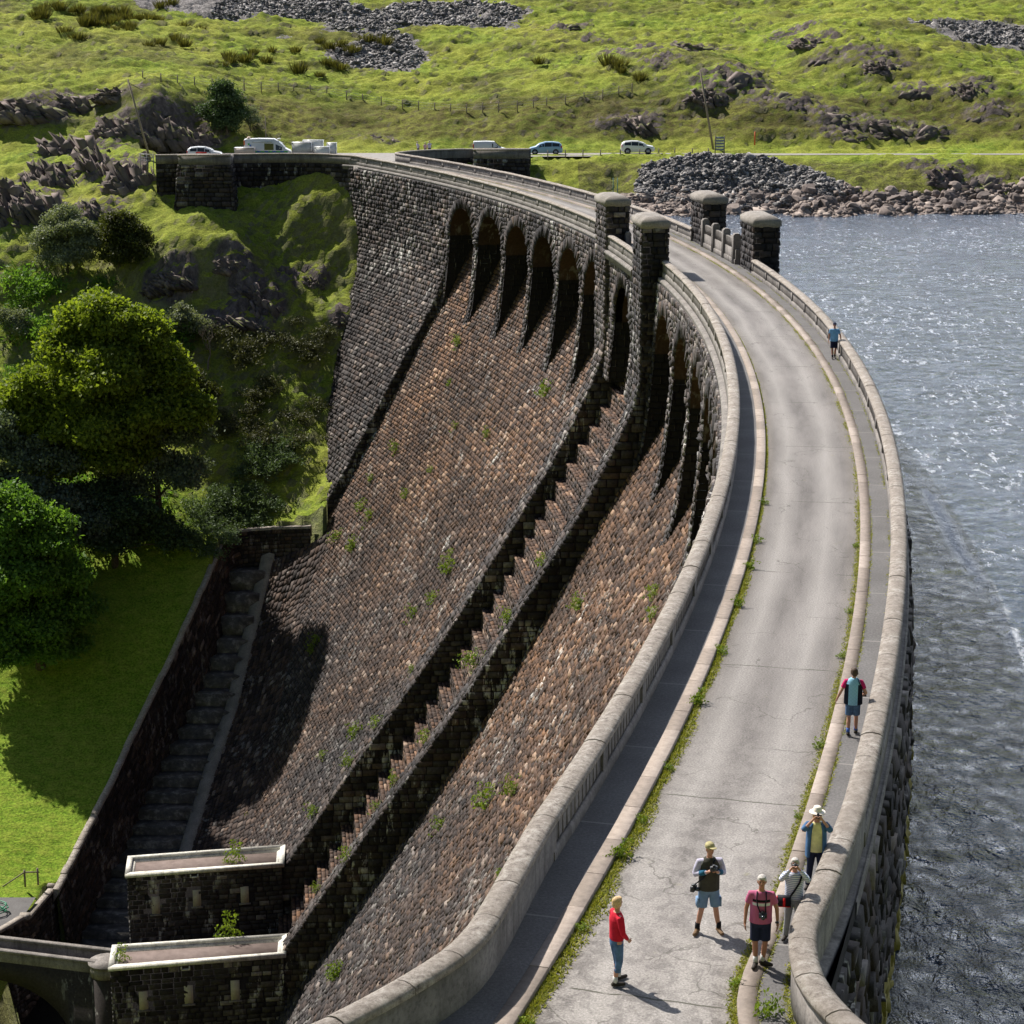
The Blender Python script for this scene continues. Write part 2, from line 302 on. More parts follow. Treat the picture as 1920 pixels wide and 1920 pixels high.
# normal direction test: p along +angle, q downwards; outward must have negative u
_f=face(PP,20); _b=_f(np.array([0.,1.,0.]),np.array([20.,20.,21.])); _n=np.cross(_b[1]-_b[0],_b[2]-_b[0]); FL=bool(_n[0]>0)
add_face(FF,A_FL,A_FE,-.3,-46,.10,limetop,11,'far_flank_face',out=.13)
add_face(PP,-17.3,A_NS,-.3,-60,.15,limetop,12,'near_flank_face')
add_face(SS,A_TDw,A_FL,-4.55,-64,brown,limestreak,13,'spillway_face',out=.09,course=.38,bl=.66)
add_face(SS,A_NS,A_TA,-4.55,-64,brown,limestreak,14,'spillway_face',out=.09,bl=.70,course=.37)
add_face(SS,A_FL,21.2,-33.6,-62,brown,lambda c:.35+0*c[:,0],16,'spillway_toe_face',out=.10)
# crest back and upstream face
mb=MB(); aa=np.linspace(-15,26,160)
mb.grid(np.stack([P3(aa,1.9,-4.55),P3(aa,2.6,-4.6),P3(aa,3.2,-9.)],0),rnd=.3,tint=.2,lime=0); dpart(mb,'spillway_crest',M['stone'])
mb=MB()
def upf(p,q): return P3(-16.35+p/5.15,5.02+q*.035,-q)
L=(26-(-16.35))*5.15
backing(mb,upf,np.linspace(0,L,200),np.linspace(0,16,6),.05,flip=not FL)
def algae(c): return 0*c[:,0]
blocks(mb,upf,.3,9,lambda q:(0,L*.62),.42,.8,.10,flip=not FL,seed=15,rough=1.1,lime=.6,tint=.05)
mb.a['wet']=[1.]*mb.c
dpart(mb,'upstream_face',M['stone'])
# --- arches
HW,RISE,ZC=3.95,3.1,-1.95
def arch_in(dp,z,hw=HW,grow=0.):   # inside the opening?
    zs=ZC-RISE; t=(dp/(hw+grow)); return (np.abs(dp)<hw+grow)&((z<zs)|((z-zs)<(RISE+grow)*np.sqrt(np.clip(1-t*t,0,1))))
def arch_bay(ac,w,zbot,seed,T=QQ,hw=HW,cy=None,bay=None,ufront=None):
    """one arch: front wall stones, ring, vault, and the two pier cheeks"""
    e=empty('arch',None,None); del_keys(e); e.parent=dam; e.location=(0,0,0)
    e.location=Vector(P3(ac,-1.9,ZC).tolist())-dam.location
    mb=MB(); a0=ac-w/2/MPD; f=face(T,a0); q0,q1=sAt(T,-.3),sAt(T,zbot)
    zq=lambda q:np.interp(q,T[0],T[2])
    # backing: fine grid with the opening cut away
    ps=np.linspace(0,w,50); qs=np.linspace(q0,q1,60); P,Q=np.meshgrid(ps,qs); G=f(P.ravel(),Q.ravel()).reshape(P.shape+(3,))
    pc=(P[:-1,:-1]+P[1:,1:])/2-w/2; zc=zq((Q[:-1,:-1]+Q[1:,1:])/2); keep=~arch_in(pc,zc,hw,.05)
    i=np.arange(G.shape[0]-1)[:,None]*G.shape[1]+np.arange(G.shape[1]-1)[None]; q=np.stack([i,i+1,i+G.shape[1]+1,i+G.shape[1]],-1)[keep]
    dx=P3(ac,1.,0)-P3(ac,0.,0)
    mb.addq(G.reshape(-1,3)+dx*.05,q.ravel(),[4]*len(q),{'rnd':np.full(G.shape[0]*G.shape[1],.12)})
    blocks(mb,f,q0,q1,lambda q:(0,w),.40,.6,.07,flip=FL,mask=lambda p,q:~arch_in(p-w/2,zq(q),hw,.3)&~((zq(q)>ZC-RISE)&arch_in(p-w/2,zq(q),hw,.95)),tint=.08,lime=limetop,seed=seed,rough=1.)
    dpart(mb,'arch_wall',M['stone'],e)
    # ring of voussoirs
    mb=MB(); th0=0
    def ring(p,q):
        th=p/3.55; c,s=np.cos(th),np.sin(th); xx=-(hw+q)*c; zz=ZC-RISE+(RISE+q)*s
        return P3(ac+xx/MPD,np.interp(-zz,-T[2],T[1])-.03,zz)
    blocks(mb,ring,0.0,1.05,lambda q:(0,math.pi*3.55),1.1,.34,.14,flip=FL ^ True,tint=.05,lime=.4,seed=seed+1,cv=0)
    dpart(mb,'arch_ring',M['stone'],e)
    # vault and cheeks
    mb=MB(); th=np.linspace(0,math.pi,25); us=np.linspace(-2.0,3.6,8)
    G=np.stack([P3(ac-(hw)*np.cos(th)/MPD,uu,ZC-RISE+RISE*np.sin(th)) for uu in us],0)
    mb.grid(G,rnd=.35,tint=.9,lime=.3); dpart(mb,'vault',M['stone'],e)
    for sg in (-1,1):
        mb=MB(); al=ac+sg*(hw)/MPD
        def chk(p,q,al=al): return P3(al,p,-q)
        zt=-(ZC-RISE)+0.0
        blocks(mb,chk,zt,-zbot,lambda q:(float(np.interp(q,-T[2],T[1]))-.02,3.6),.45,.85,.05,flip=(sg>0) ^ FLC,tint=.15,lime=.9,seed=seed+2+sg)
        zz=np.linspace(-zt,zbot,30); mb.grid(np.stack([P3(al,np.interp(-zz,-T[2],T[1])+.03,zz),P3(al,3.6,zz)],1),rnd=.1,tint=0,lime=0)
        dpart(mb,'pier',M['stone'],e)
def del_keys(e):
    for k in ('label','category'):
        if k in e: del e[k]
def face0(al): 
    return lambda p,q:P3(al,p,-q)
_b=face0(5)(np.array([0.,1.,0.]),np.array([5.,5.,6.])); _n=np.cross(_b[1]-_b[0],_b[2]-_b[0]); FLC=bool(_n[1]>0)   # p,q on a radial plane: unflipped normal's y sign; near side (-y) wanted unless FLC
W=1.893*MPD
for i in range(6): arch_bay(A_TD+(i+.5)*1.893,W,-13.6,100+i*7)
WN=1.93*MPD
for i in range(6): arch_bay(A_TA-(i+.5)*1.93,WN,-13.6,200+i*7)
# radial stone plane: near side
def radial(mb,al,ufront,uback,z0,z1,near=True,seed=1,tint=.05,lime=.6,course=.5,bl=.9,out=.05):
    f=lambda p,q:P3(al,p,-q)
    blocks(mb,f,-z0,-z1,lambda q:(float(ufront(-q)),float(uback(-q))),course,bl,out,flip=(not near) ^ FLC,seed=seed,tint=tint,lime=lime)
    zz=np.linspace(z0,z1,60); s=.04 if near else -.04
    mb.grid(np.stack([P3(al+s/MPD,[float(ufront(z))+.04 for z in zz],zz),P3(al+s/MPD,[float(uback(z)) for z in zz],zz)],1),rnd=.08,tint=0,lime=0)
# step at the far flank, seen as a dark band
uF=lambda z:np.interp(-np.asarray(z,float),-FF[2],FF[1])
mb=MB(); radial(mb,A_FL,uF,lambda z:max(float(uS(z))+.3,float(uF(z))+.2),-2.6,-47,True,31); dpart(mb,'flank_step',M['stone'])
# training walls with stepped chute between them
uT=lambda z:np.minimum(uP(z),-2.8)
TT=(PP[0],np.minimum(PP[1],-2.8),PP[2])
for k,(a0,a1) in enumerate(((A_TA,A_TBw),(A_TC,A_TDw))):
    e=empty('training_wall',None,None); del_keys(e); e.parent=dam; e.location=Vector(P3((a0+a1)/2,-5,-12).tolist())-dam.location
    mb=MB(); f=face(TT,a0); L=(a1-a0)*MPD
    backing(mb,f,np.linspace(0,L,4),np.linspace(0.3,sAt(TT,-62),60),.05,flip=FL)
    blocks(mb,f,.3,sAt(TT,-62),lambda q:(0,L),.46,.7,.09,flip=FL,tint=.08,lime=limetop,seed=41+k,rough=1.2); dpart(mb,'wall_top',M['stone'],e)
    mb=MB(); radial(mb,a0,uT,lambda z:3.4 if z>-9 else uS(z)+.8,-.3,-62,True,43+k,lime=.9,tint=.12); radial(mb,a1,uT,lambda z:3.4 if z>-9 else uS(z)+.8,-.3,-62,False,45+k); dpart(mb,'side_face',M['stone'],e)
# central bay arch (between the towers), face set forward
TC=(QQ[0],np.minimum(QQ[1]-.55,-2.55),QQ[2])
arch_bay((A_TB+A_TC)/2,(A_TC-A_TB)*MPD,-9.5,300,T=TC,hw=3.6)
# stepped chute
mb=MB(); rise=1.42; z=-7.4; fa=A_TBw; L=(A_TC-A_TBw)*MPD; k=0
while z>-60:
    uo=float(uS(z))-.75; un=float(uS(z-rise))-.75
    def riser(p,q,uo=uo): return P3(fa+p/MPD,uo-.10*q/rise,z-q)
    zz=z
    def rs_(p,q,uo=uo,zz=zz): return P3(fa+p/MPD,uo-.12*q,zz-q)
    blocks(mb,rs_,0,rise,lambda q:(0.05,L-.05),.355,.9,.07,flip=FL,tint=.42,lime=.1,seed=500+k,rough=.9,cv=.05)  # risers tinted darker than treads, painting in the shade under each nose
    def tr(p,q,uo=uo,zz=zz): return P3(fa+p/MPD,uo-.05+q,zz+.0*q)
    wd=abs(uo-float(uS(z+rise))+.75)+.15
    blocks(mb,tr,-.08,wd,lambda q:(0.05,L-.05),.3,.9,.05,flip=True,tint=.8,rough=.8,lime=.1,seed=900+k)
    mb.grid(np.stack([P3(np.array([fa,A_TC]),uo+wd+.2,zz-.04),P3(np.array([fa,A_TC]),uo+.04,zz-.04),P3(np.array([fa,A_TC]),uo+.04,zz-rise)],0),rnd=.1,tint=.3,lime=0)
    z-=rise;k+=1
dpart(mb,'stepped_chute',M['stone'])
# ---------------------------------------------------------------- sweeps along the crest
def arcpath(u,a0,a1,n): 
    x,y=pol(np.linspace(a0,a1,n),u); return [(float(a),float(b)) for a,b in zip(x,y)]
def resample(pts,step):
    """Catmull-Rom then equal spacing"""
    P=np.array(pts,float); out=[]
    Q=np.vstack([2*P[0]-P[1],P,2*P[-1]-P[-2]])
    for i in range(1,len(Q)-2):
        t=np.linspace(0,1,12,endpoint=False)[:,None]; a,b,c,d=Q[i-1],Q[i],Q[i+1],Q[i+2]
        out.append(.5*((2*b)+(-a+c)*t+(2*a-5*b+4*c-d)*t*t+(-a+3*b-3*c+d)*t**3))
    O=np.vstack(out+[P[-1:]]); s=np.concatenate([[0],np.cumsum(np.linalg.norm(np.diff(O,axis=0),axis=1))]); n=max(2,int(round(s[-1]/step))+1)
    q=np.linspace(0,s[-1],n); return np.stack([np.interp(q,s,O[:,0]),np.interp(q,s,O[:,1])],1),q
class Path:
    def __init__(s,pts,step=.6):
        s.p,s.s=resample(pts,step); t=np.gradient(s.p,axis=0); t/=np.linalg.norm(t,axis=1)[:,None]; s.n=np.stack([t[:,1],-t[:,0]],1); s.L=s.s[-1]
    def at(s,d,o,z):   # d along, o offset to the RIGHT of travel
        d=np.asarray(d,float); x=np.interp(d,s.s,s.p[:,0])+np.interp(d,s.s,s.n[:,0])*o; y=np.interp(d,s.s,s.p[:,1])+np.interp(d,s.s,s.n[:,1])*o
        return np.stack(np.broadcast_arrays(x,y,np.asarray(z,float)),-1)
def sweep(mb,path,d0,d1,prof,step=.6,closed=True,caps=True,**at):
    n=max(2,int(math.ceil((d1-d0)/step))+1); ds=np.linspace(d0,d1,n); pr=list(prof)
    R=[path.at(ds,o,z) for o,z in pr]
    if closed:R.append(R[0])
    G=np.stack(R,1); uv=np.stack([np.broadcast_to([o for o,z in pr]+([pr[0][0]] if closed else []),G.shape[:2]),np.broadcast_to(ds[:,None],G.shape[:2])],-1)
    mb.grid(G,uv=uv,flip=False,**at)
    if caps and closed:
        for g,rev in ((G[0],1),(G[-1],0)):
            f=tuple(range(len(pr))); mb.add(g[:-1],[f[::-1] if rev else f],**at)
# paths run from the far end to the near end; right of travel is DOWNSTREAM (smaller u)
Lp=Path([(-41.5,242.8),(-40.2,243.0),(-38.6,243.6),(-36,243.9),(-32.4,244.3),(-28,245.2),(-24.6,245.1),(-21.6,244.2)]+arcpath(-1.31,25.9,-15.4,90)+[(-.43,34.4),(-.93,33.02),(-1.67,31.88),(-2.38,30.95),(-3.2,30.05),(-5,28.6),(-8,27.2),(-12,26.2)])
Rp=Path([(2.3,254.0),(-2,254.0),(-7,253.3),(-10.7,251.4),(-12.9,248.6),(-13.6,246)]+arcpath(4.66,25.45,-14.9,90)+[(5.95,36.2),(5.3,34.3),(5.07,33.15),(5.03,32.0),(5.3,30.7),(5.9,29.6),(7.1,28.7),(10,27.8)])
def near_d(path,a,u):
    x,y=pol(a,u); return float(path.s[np.argmin((path.p[:,0]-x)**2+(path.p[:,1]-y)**2)])
def coping(path,d0,d1,seed,name='coping',parent=None,w=.24,zt=1.10):
    mb=MB(); rs=random.Random(seed); d=d0
    while d<d1-.1:
        e=min(d1,d+rs.uniform(1.35,1.75)); j=rs.uniform(-.012,.012); g=.012
        sweep(mb,path,d+g,e-g,[(-w,zt-.17+j),(-w-.01,zt-.06+j),(-w*.62,zt-.005+j),(0,zt+.02+j),(w*.62,zt-.005+j),(w+.01,zt-.06+j),(w,zt-.17+j)],.5); d=e
    return dpart(mb,name,M['coping'],parent)
def parapet(path,segs,seed,parent,anglestart=None):
    """wall with plinth, posts and sunk panels; segs: (d0,d1,panelled)"""
    mb=MB()
    for d0,d1,pan in segs:
        if not pan: sweep(mb,path,d0,d1,[(-.19,0.),(-.19,.95),(.19,.95),(.19,0.)]); continue
        sweep(mb,path,d0,d1,[(-.12,.0),(-.12,.95),(.12,.95),(.12,.0)])
        for s in (-1,1):
            sweep(mb,path,d0,d1,[(s*.121,-.05),(s*.22,-.05),(s*.21,.30),(s*.17,.36),(s*.121,.36)]); sweep(mb,path,d0,d1,[(s*.121,.84),(s*.19,.86),(s*.19,.947),(s*.121,.947)])
        n=max(1,int(round((d1-d0)/4.78))); m=(d1-d0)/n
        for i in range(n+1):
            c=d0+i*m; a,b=max(d0,c-.24),min(d1,c+.24); sweep(mb,path,a,b,[(-.185,.30),(-.185,.945),(.185,.945),(.185,.30)])
            if i<n:
                for k in range(1,12):   # board grooves left by the shuttering
                    x=c+.3+(m-.6)*k/12
                    for s in (-1,1): sweep(mb,path,x-.035,x+.035,[(s*.118,.37),(s*.137,.37),(s*.137,.83),(s*.118,.83)])
    return dpart(mb,'parapet_wall',M['parapet'],parent)
dLA,dLB=near_d(Lp,A_TD,-1.31),near_d(Lp,A_TA,-1.31); dRA,dRB=near_d(Rp,A_TD-.1,4.66),near_d(Rp,A_TA,4.66)
dLw=near_d(Lp,26.1,-1.31); dLn=near_d(Lp,-15.3,-1.31); dRw=near_d(Rp,25.4,4.66); dRn=near_d(Rp,-14.8,4.66)
def pempty(name,loc):
    e=empty(name,None,None); del_keys(e); e.parent=dam; e.location=Vector(loc)-dam.location; return e
for path,segs,seed in ((Lp,[(0,dLw,False),(dLw,dLA,True),(dLB,dLn,True),(dLn,Lp.L,False)],1),(Rp,[(0,dRw,False),(dRw,dRA,True),(dRB,dRn,True),(dRn,Rp.L,False)],2)):
    for part in (segs[:2],segs[2:]):
        e=pempty('parapet',tuple(path.at((part[0][0]+part[1][1])/2,0,0))); parapet(path,part,seed,e); coping(path,part[0][0],part[1][1],seed*10,parent=e)
# cornice below the downstream parapet
for d0,d1 in ((dLw-1,dLA),(dLB,Lp.L)):
    mb=MB(); sweep(mb,Lp,d0,d1,[(.18,-.0),(.42,-.02),(.50,-.10),(.50,-.22),(.40,-.28),(.40,-.48),(.30,-.56),(.18,-.56)],.8); dpart(mb,'cornice',M['parapet'])
mb=MB(); sweep(mb,Rp,dRw,Rp.L,[(-.18,.0),(-.36,-.02),(-.36,-.2),(-.18,-.3)],.8); dpart(mb,'cornice',M['parapet'])
# deck slab
mb=MB(); aa=np.linspace(-15.3,26.3,170); mb.grid(np.stack([P3(aa,-1.75,-.9),P3(aa,-1.75,-.03),P3(aa,5.0,-.03),P3(aa,5.0,-.9)],1)); dpart(mb,'deck_slab',M['parapet'])
# towers
def tower(a0,a1,u0,u1,zb,seed,neg):
    e=pempty('tower',P3((a0+a1)/2,(u0+u1)/2,0).tolist()); mb=MB(); zt=3.22; L=(a1-a0)*5.0
    fl=lambda uu:(lambda p,q:P3(a0+p/5.0,uu,zt-q)); rd=lambda al:(lambda p,q:P3(al,u0+p,zt-q)); H=zt-zb
    kw=dict(course=.42,bl=.7,out=.07,tint=.04,lime=.5,rough=1.4)
    blocks(mb,fl(u0),0,H,lambda q:(0,L),flip=FL,seed=seed,**kw); blocks(mb,fl(u1),0,H,lambda q:(0,L),flip=not FL,seed=seed+1,**kw)
    blocks(mb,rd(a0),0,H,lambda q:(0,u1-u0),flip=FLC,seed=seed+2,**kw); blocks(mb,rd(a1),0,H,lambda q:(0,u1-u0),flip=not FLC,seed=seed+3,**kw)
    i=.03; c=[P3(a,u,0) for a,u in ((a0+i/5,u0+i),(a1-i/5,u0+i),(a1-i/5,u1-i),(a0+i/5,u1-i))]
    mb.hexa([(*q[:2],zb) for q in c]+[(*q[:2],zt) for q in c],rnd=.1,tint=0,lime=0)
    dpart(mb,'tower_shaft',M['stone'],e)
    # cap: chamfered block
    mb=MB(); ac,uc=(a0+a1)/2,(u0+u1)/2; ha,hu=(a1-a0)/2,(u1-u0)/2
    def ringp(g,z,ch=.22):
        A,U=ha+g/5,hu+g; k=ch/5; pts=[(-A+k,-U),(A-k,-U),(A,-U+ch),(A,U-ch),(A-k,U),(-A+k,U),(-A,U-ch),(-A,-U+ch)]
        return [P3(ac+p,uc+q,z).tolist() for p,q in pts]
    R=[ringp(.04,zt-.06,.1),ringp(.05,zt-.0,.1),ringp(.14,zt+.05,.12),ringp(.14,zt+.40,.12),ringp(-.18,zt+.62,.1),ringp(-.45,zt+.70,.06)]
    V=sum(R,[]); F=[(i*8+j,i*8+(j+1)%8,(i+1)*8+(j+1)%8,(i+1)*8+j) for i in range(len(R)-1) for j in range(8)]+[tuple(range(40,48)),tuple(range(7,-1,-1))]
    mb.add(V,F); dpart(mb,'tower_cap',M['cap'],e)
tower(A_TA,A_TB,-2.85,-1.12,-9,700,1); tower(A_TC,A_TD,-2.85,-1.12,-9,710,1)
tower(A_TA+.05,A_TB+.05,4.66,6.35,-8,720,0); tower(A_TC+.15,A_TD+.1,4.66,6.35,-8,730,0)
# bays between the towers
c0,c1=A_TB+.02,A_TC
Bl=Path(arcpath(-2.5,c1,c0,20)); e=pempty('parapet',P3(6.2,-2.5,0).tolist()); parapet(Bl,[(0,Bl.L,True)],5,e); coping(Bl,0,Bl.L,51,parent=e)
mb=MB(); sweep(mb,Bl,0,Bl.L,[(.18,-.0),(.40,-.02),(.48,-.10),(.48,-.22),(.40,-.28),(.40,-.6),(.1,-.6)],.8); dpart(mb,'cornice',M['parapet'])
mb=MB(); mb.grid(np.stack([P3(np.linspace(c0,c1,12),-2.6,-.02),P3(np.linspace(c0,c1,12),-1.2,-.02)],1)); mb.grid(np.stack([P3(np.linspace(c0,c1+.2,12),6.35,-.02),P3(np.linspace(c0,c1+.2,12),4.6,-.02)],1)); dpart(mb,'bay_floor',M['parapet'])
Br=Path(arcpath(6.15,c1+.15,c0,20)); e=pempty('parapet',P3(6.2,6.15,0).tolist()); parapet(Br,[(0,Br.L,True)],6,e); coping(Br,0,Br.L,52,parent=e)
mb=MB(); sweep(mb,Br,0,Br.L,[(-.2,0),(-.3,-.1),(-.3,-6),(.3,-6),(.3,-.1),(.2,0)],.8); dpart(mb,'bay_wall',M['parapet'])
# inner wall with four raised posts (right) and short screens (left)
Ri=Path(arcpath(4.62,c1+.12,c0,20)); e=pempty('screen_wall',P3(6.2,4.62,0).tolist())
mb=MB(); sweep(mb,Ri,.25,Ri.L-1.1,[(-.14,0),(-.14,1.12),(.14,1.12),(.14,0)]); sweep(mb,Ri,.25,Ri.L-1.1,[(.14,0),(.21,0),(.21,.42),(.14,.48)])
for k in range(4):
    c=.55+k*(Ri.L-2.2)/3; sweep(mb,Ri,c-.25,c+.25,[(-.27,0),(-.27,2.05),(-.15,2.2),(.15,2.2),(.27,2.05),(.27,0)])
    if k<3:
        d=c+(Ri.L-2.2)/6; h=(Ri.L-2.2)/6-.26; sweep(mb,Ri,d-h,d+h,[(-.09,1.12),(-.09,1.78),(.09,1.78),(.09,1.12)])
        for j in range(9):
            x=d-h+2*h*(j+.5)/9; sweep(mb,Ri,x-.05,x+.05,[(-.12,1.14),(-.12,1.76),(.12,1.76),(.12,1.14)])
dpart(mb,'screen',M['parapet'],e)
mb=MB(); Li=Path(arcpath(-1.25,c1,c0,20))
for x in (.35,Li.L-.45): sweep(mb,Li,x-.25,x+.25,[(-.2,0),(-.2,1.2),(-.1,1.35),(.1,1.35),(.2,1.2),(.2,0)])
dpart(mb,'bay_post',M['parapet'],e)
# wing walls' masonry below the parapets at both ends
def pathwall(path,d0,d1,side,zb,seed,batter=.05,lime=.7,name='wing_wall',course=.5):
    mb=MB(); zbf=zb if callable(zb) else (lambda d:zb)
    f=lambda p,q:path_at(path,d0+p,side*(.22+batter*q),-q)
    n=(path.at(d0,1,0)-path.at(d0,0,0)); tst=f(np.array([0.,1.,0.]),np.array([1.,1.,2.])); nn=np.cross(tst[1]-tst[0],tst[2]-tst[0]); fl=bool(np.dot(nn,n)*side<0)
    Z=-min(zbf(d) for d in np.linspace(d0,d1,20)); blocks(mb,f,.02,Z,lambda q:(0,d1-d0),course,.8,.1,flip=fl,seed=seed,tint=.03,lime=lime,rough=1.3)
    backing(mb,f,np.linspace(0,d1-d0,max(3,int((d1-d0)/1.))),np.linspace(0,Z,5),.05,flip=fl); return dpart(mb,name,M['stone'])
def path_at(path,d,o,z):
    x=np.interp(d,path.s,path.p[:,0])+np.interp(d,path.s,path.n[:,0])*o; y=np.interp(d,path.s,path.p[:,1])+np.interp(d,path.s,path.n[:,1])*o
    return np.stack(np.broadcast_arrays(x,y,np.asarray(z,float)),-1)
pathwall(Lp,0,dLw+.4,1,-8,801); pathwall(Lp,dLn-.5,Lp.L,1,-14,802)
pathwall(Rp,0,dRw+1,-1,-5,803); pathwall(Rp,dRn-2.2,Rp.L,-1,-14,804,batter=.035)
# buttress block on the far wing wall, and the block at the hairpin's end
def block_pier(x0,x1,y0,y1,zt,zb,seed,bat,name,capm=True):
    mb=MB(); H=zt-zb
    def f(p,q): b=bat*q; return np.stack([x0-b+(p/(x1-x0))*(x1-x0+2*b),y0-b+0*p,zt-q],-1)
    def fr(p,q): b=bat*q; return np.stack([x1+b+0*p,y0-b+p,zt-q],-1)
    def fl_(p,q): b=bat*q; return np.stack([x0-b+0*p,y0-b+p,zt-q],-1)
    for g,L,want in ((f,x1-x0,(0,-1)),(fr,y1-y0,(1,0)),(fl_,y1-y0,(-1,0))):
        t=g(np.array([0.,1.,0.]),np.array([1.,1.,2.])); nn=np.cross(t[1]-t[0],t[2]-t[0]); fl=(nn[0]*want[0]+nn[1]*want[1])<0
        blocks(mb,g,1.05,H,lambda q:(0,L),.5,.8,.09,flip=fl,seed=seed,tint=.03,lime=.9,rough=1.2); seed+=1
    b=bat*H; i=.05; mb.hexa([(x0-b+i,y0-b+i,zb),(x1+b-i,y0-b+i,zb),(x1+b-i,y1,zb),(x0-b+i,y1,zb),(x0+i,y0+i,zt-1),(x1-i,y0+i,zt-1),(x1-i,y1,zt-1),(x0+i,y1,zt-1)],rnd=.1,tint=0,lime=0)
    e=pempty(name,((x0+x1)/2,(y0+y1)/2,zt)); dpart(mb,'block_masonry',M['stone'],e)
    mb=MB(); mb.box(((x0+x1)/2,y0+.2,zt-.55),(x1-x0+.1,.4,1.0)); mb.box((x0+.15,(y0+y1)/2+.2,zt-.55),(.4,y1-y0-.4,1.)); mb.box((x1-.15,(y0+y1)/2+.2,zt-.55),(.4,y1-y0-.4,1.)); dpart(mb,'block_parapet',M['parapet'],e)
    mb=MB(); mb.box(((x0+x1)/2,y0+.2,zt+.04),(x1-x0+.24,.55,.17)); dpart(mb,'coping',M['coping'],e)
block_pier(-38.5,-32.6,240.7,244.0,1.08,-5.8,820,.10,'buttress')
block_pier(-4.6,2.0,250.6,254.2,1.1,-5,830,.03,'end_block')
# ---------------------------------------------------------------- roadway, kerbs, footways
def strip(name,A,B,z,mat,n=8,kind='structure',u0=0.,u1=1.,ss=None):
    A=np.asarray(A);B=np.asarray(B); t=np.linspace(0,1,n)[None,:,None]; G=A[:,None]*(1-t)+B[:,None]*t
    s=np.concatenate([[0],np.cumsum(np.linalg.norm(np.diff((A+B)/2,axis=0),axis=1))]) if ss is None else ss
    G3=np.concatenate([G,np.full(G.shape[:2]+(1,),z)],2); uv=np.stack([np.broadcast_to(u0+(u1-u0)*t[...,0],G.shape[:2]),np.broadcast_to(s[:,None],G.shape[:2])],-1)
    mb=MB(); mb.grid(G3,uv=uv); return mb.build(name,mat,kind=kind)
KR=Path([(4.6,27.5),(4.25,29.5),(3.93,31.2),(3.88,32.36),(4.0,33.5),(4.36,34.75)]+arcpath(3.46,-15.2,26.2,140),.5)
KL=Path(arcpath(0,-18.2,26.4,160),.5)
def samp(path,n): d=np.linspace(0,path.L,n); return path.at(d,0,0)[:,:2]
n=300; aa=np.linspace(-18.2,26.4,n); s_=(aa)*(R0+1.7)*math.pi/180
lx=np.stack(pol(aa,0.),-1); rx=np.stack(pol(aa,3.463),-1)
kp=KR.p; ka=np.degrees(np.arctan2(kp[:,1]-CY,kp[:,0]-CX)); ku=np.hypot(kp[:,0]-CX,kp[:,1]-CY)-R0
ru=np.interp(aa,ka,ku); ru[aa>-14.8]=3.463; rx=np.stack(pol(aa,ru),-1)
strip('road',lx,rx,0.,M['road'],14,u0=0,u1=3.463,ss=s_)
KH=.13
def kerb(path_u,off0,off1,seed,name='kerb'):
    """kerb stones laid along the road edge"""
    mb=MB(); rs=random.Random(seed); a=-18.1
    while a<26.3:
        b=a+rs.uniform(1.2,1.9)/5.06; g=.006/5.06; al=np.linspace(a+g,b-g,4); uu=np.interp(al,aa,path_u); r=rs.random(); h=KH+rs.uniform(-.006,.006)
        pr=[(off0,-.2),(off0,h-.02),(off0+(off1-off0)*.06,h),(off1,h),(off1,-.2)]
        G=np.stack([P3(al,uu+o,z) for o,z in pr],1); mb.grid(G,rnd=r); 
        for e in (0,-1): mb.add(G[e],[(0,1,2,3,4)],rnd=r)
        a=b
    o=mb.build(name,M['kerb'],kind='structure'); return o
kerb(np.zeros(n),0,-.36,5); kerb(ru,0,.34,6)
pin=Rp.p[::-1]; pa=np.degrees(np.arctan2(pin[:,1]-CY,pin[:,0]-CX)); pu=np.hypot(pin[:,0]-CX,pin[:,1]-CY)-R0; srt=(pa>-17.3)&(pa<25)
wu=np.interp(aa,pa[srt],pu[srt]); wu[aa>-14.5]=4.66
strip('walkway',np.stack(pol(aa,ru+.335),-1),np.stack(pol(aa,wu),-1),KH-.012,M['walk'],4,u0=0,u1=1.1,ss=s_)
lin=Lp.p[::-1]; la=np.degrees(np.arctan2(lin[:,1]-CY,lin[:,0]-CX)); lu=np.hypot(lin[:,0]-CX,lin[:,1]-CY)-R0; srt=(la>-17.6)&(la<25.5)
lw=np.interp(aa,la[srt],lu[srt]); lw[aa>-15]=-1.3
strip('walkway',np.stack(pol(aa,np.full(n,-.355)),-1),np.stack(pol(aa,lw),-1),KH-.012,M['walk'],4,u0=0,u1=.9,ss=s_)
# ---------------------------------------------------------------- terrain
def zpt(px,py,D):
    X=(px-960)/FPX;Y=(py-960)/FPX; d=(X,math.cos(PITCH)-Y*math.sin(PITCH),-math.sin(PITCH)-Y*math.cos(PITCH)); t=D/d[1]; return (d[0]*t,D,CAMH+d[2]*t)
CP=[]
for px,D in ((-200,266),(60,268),(300,266)): CP.append(zpt(px,175,D))
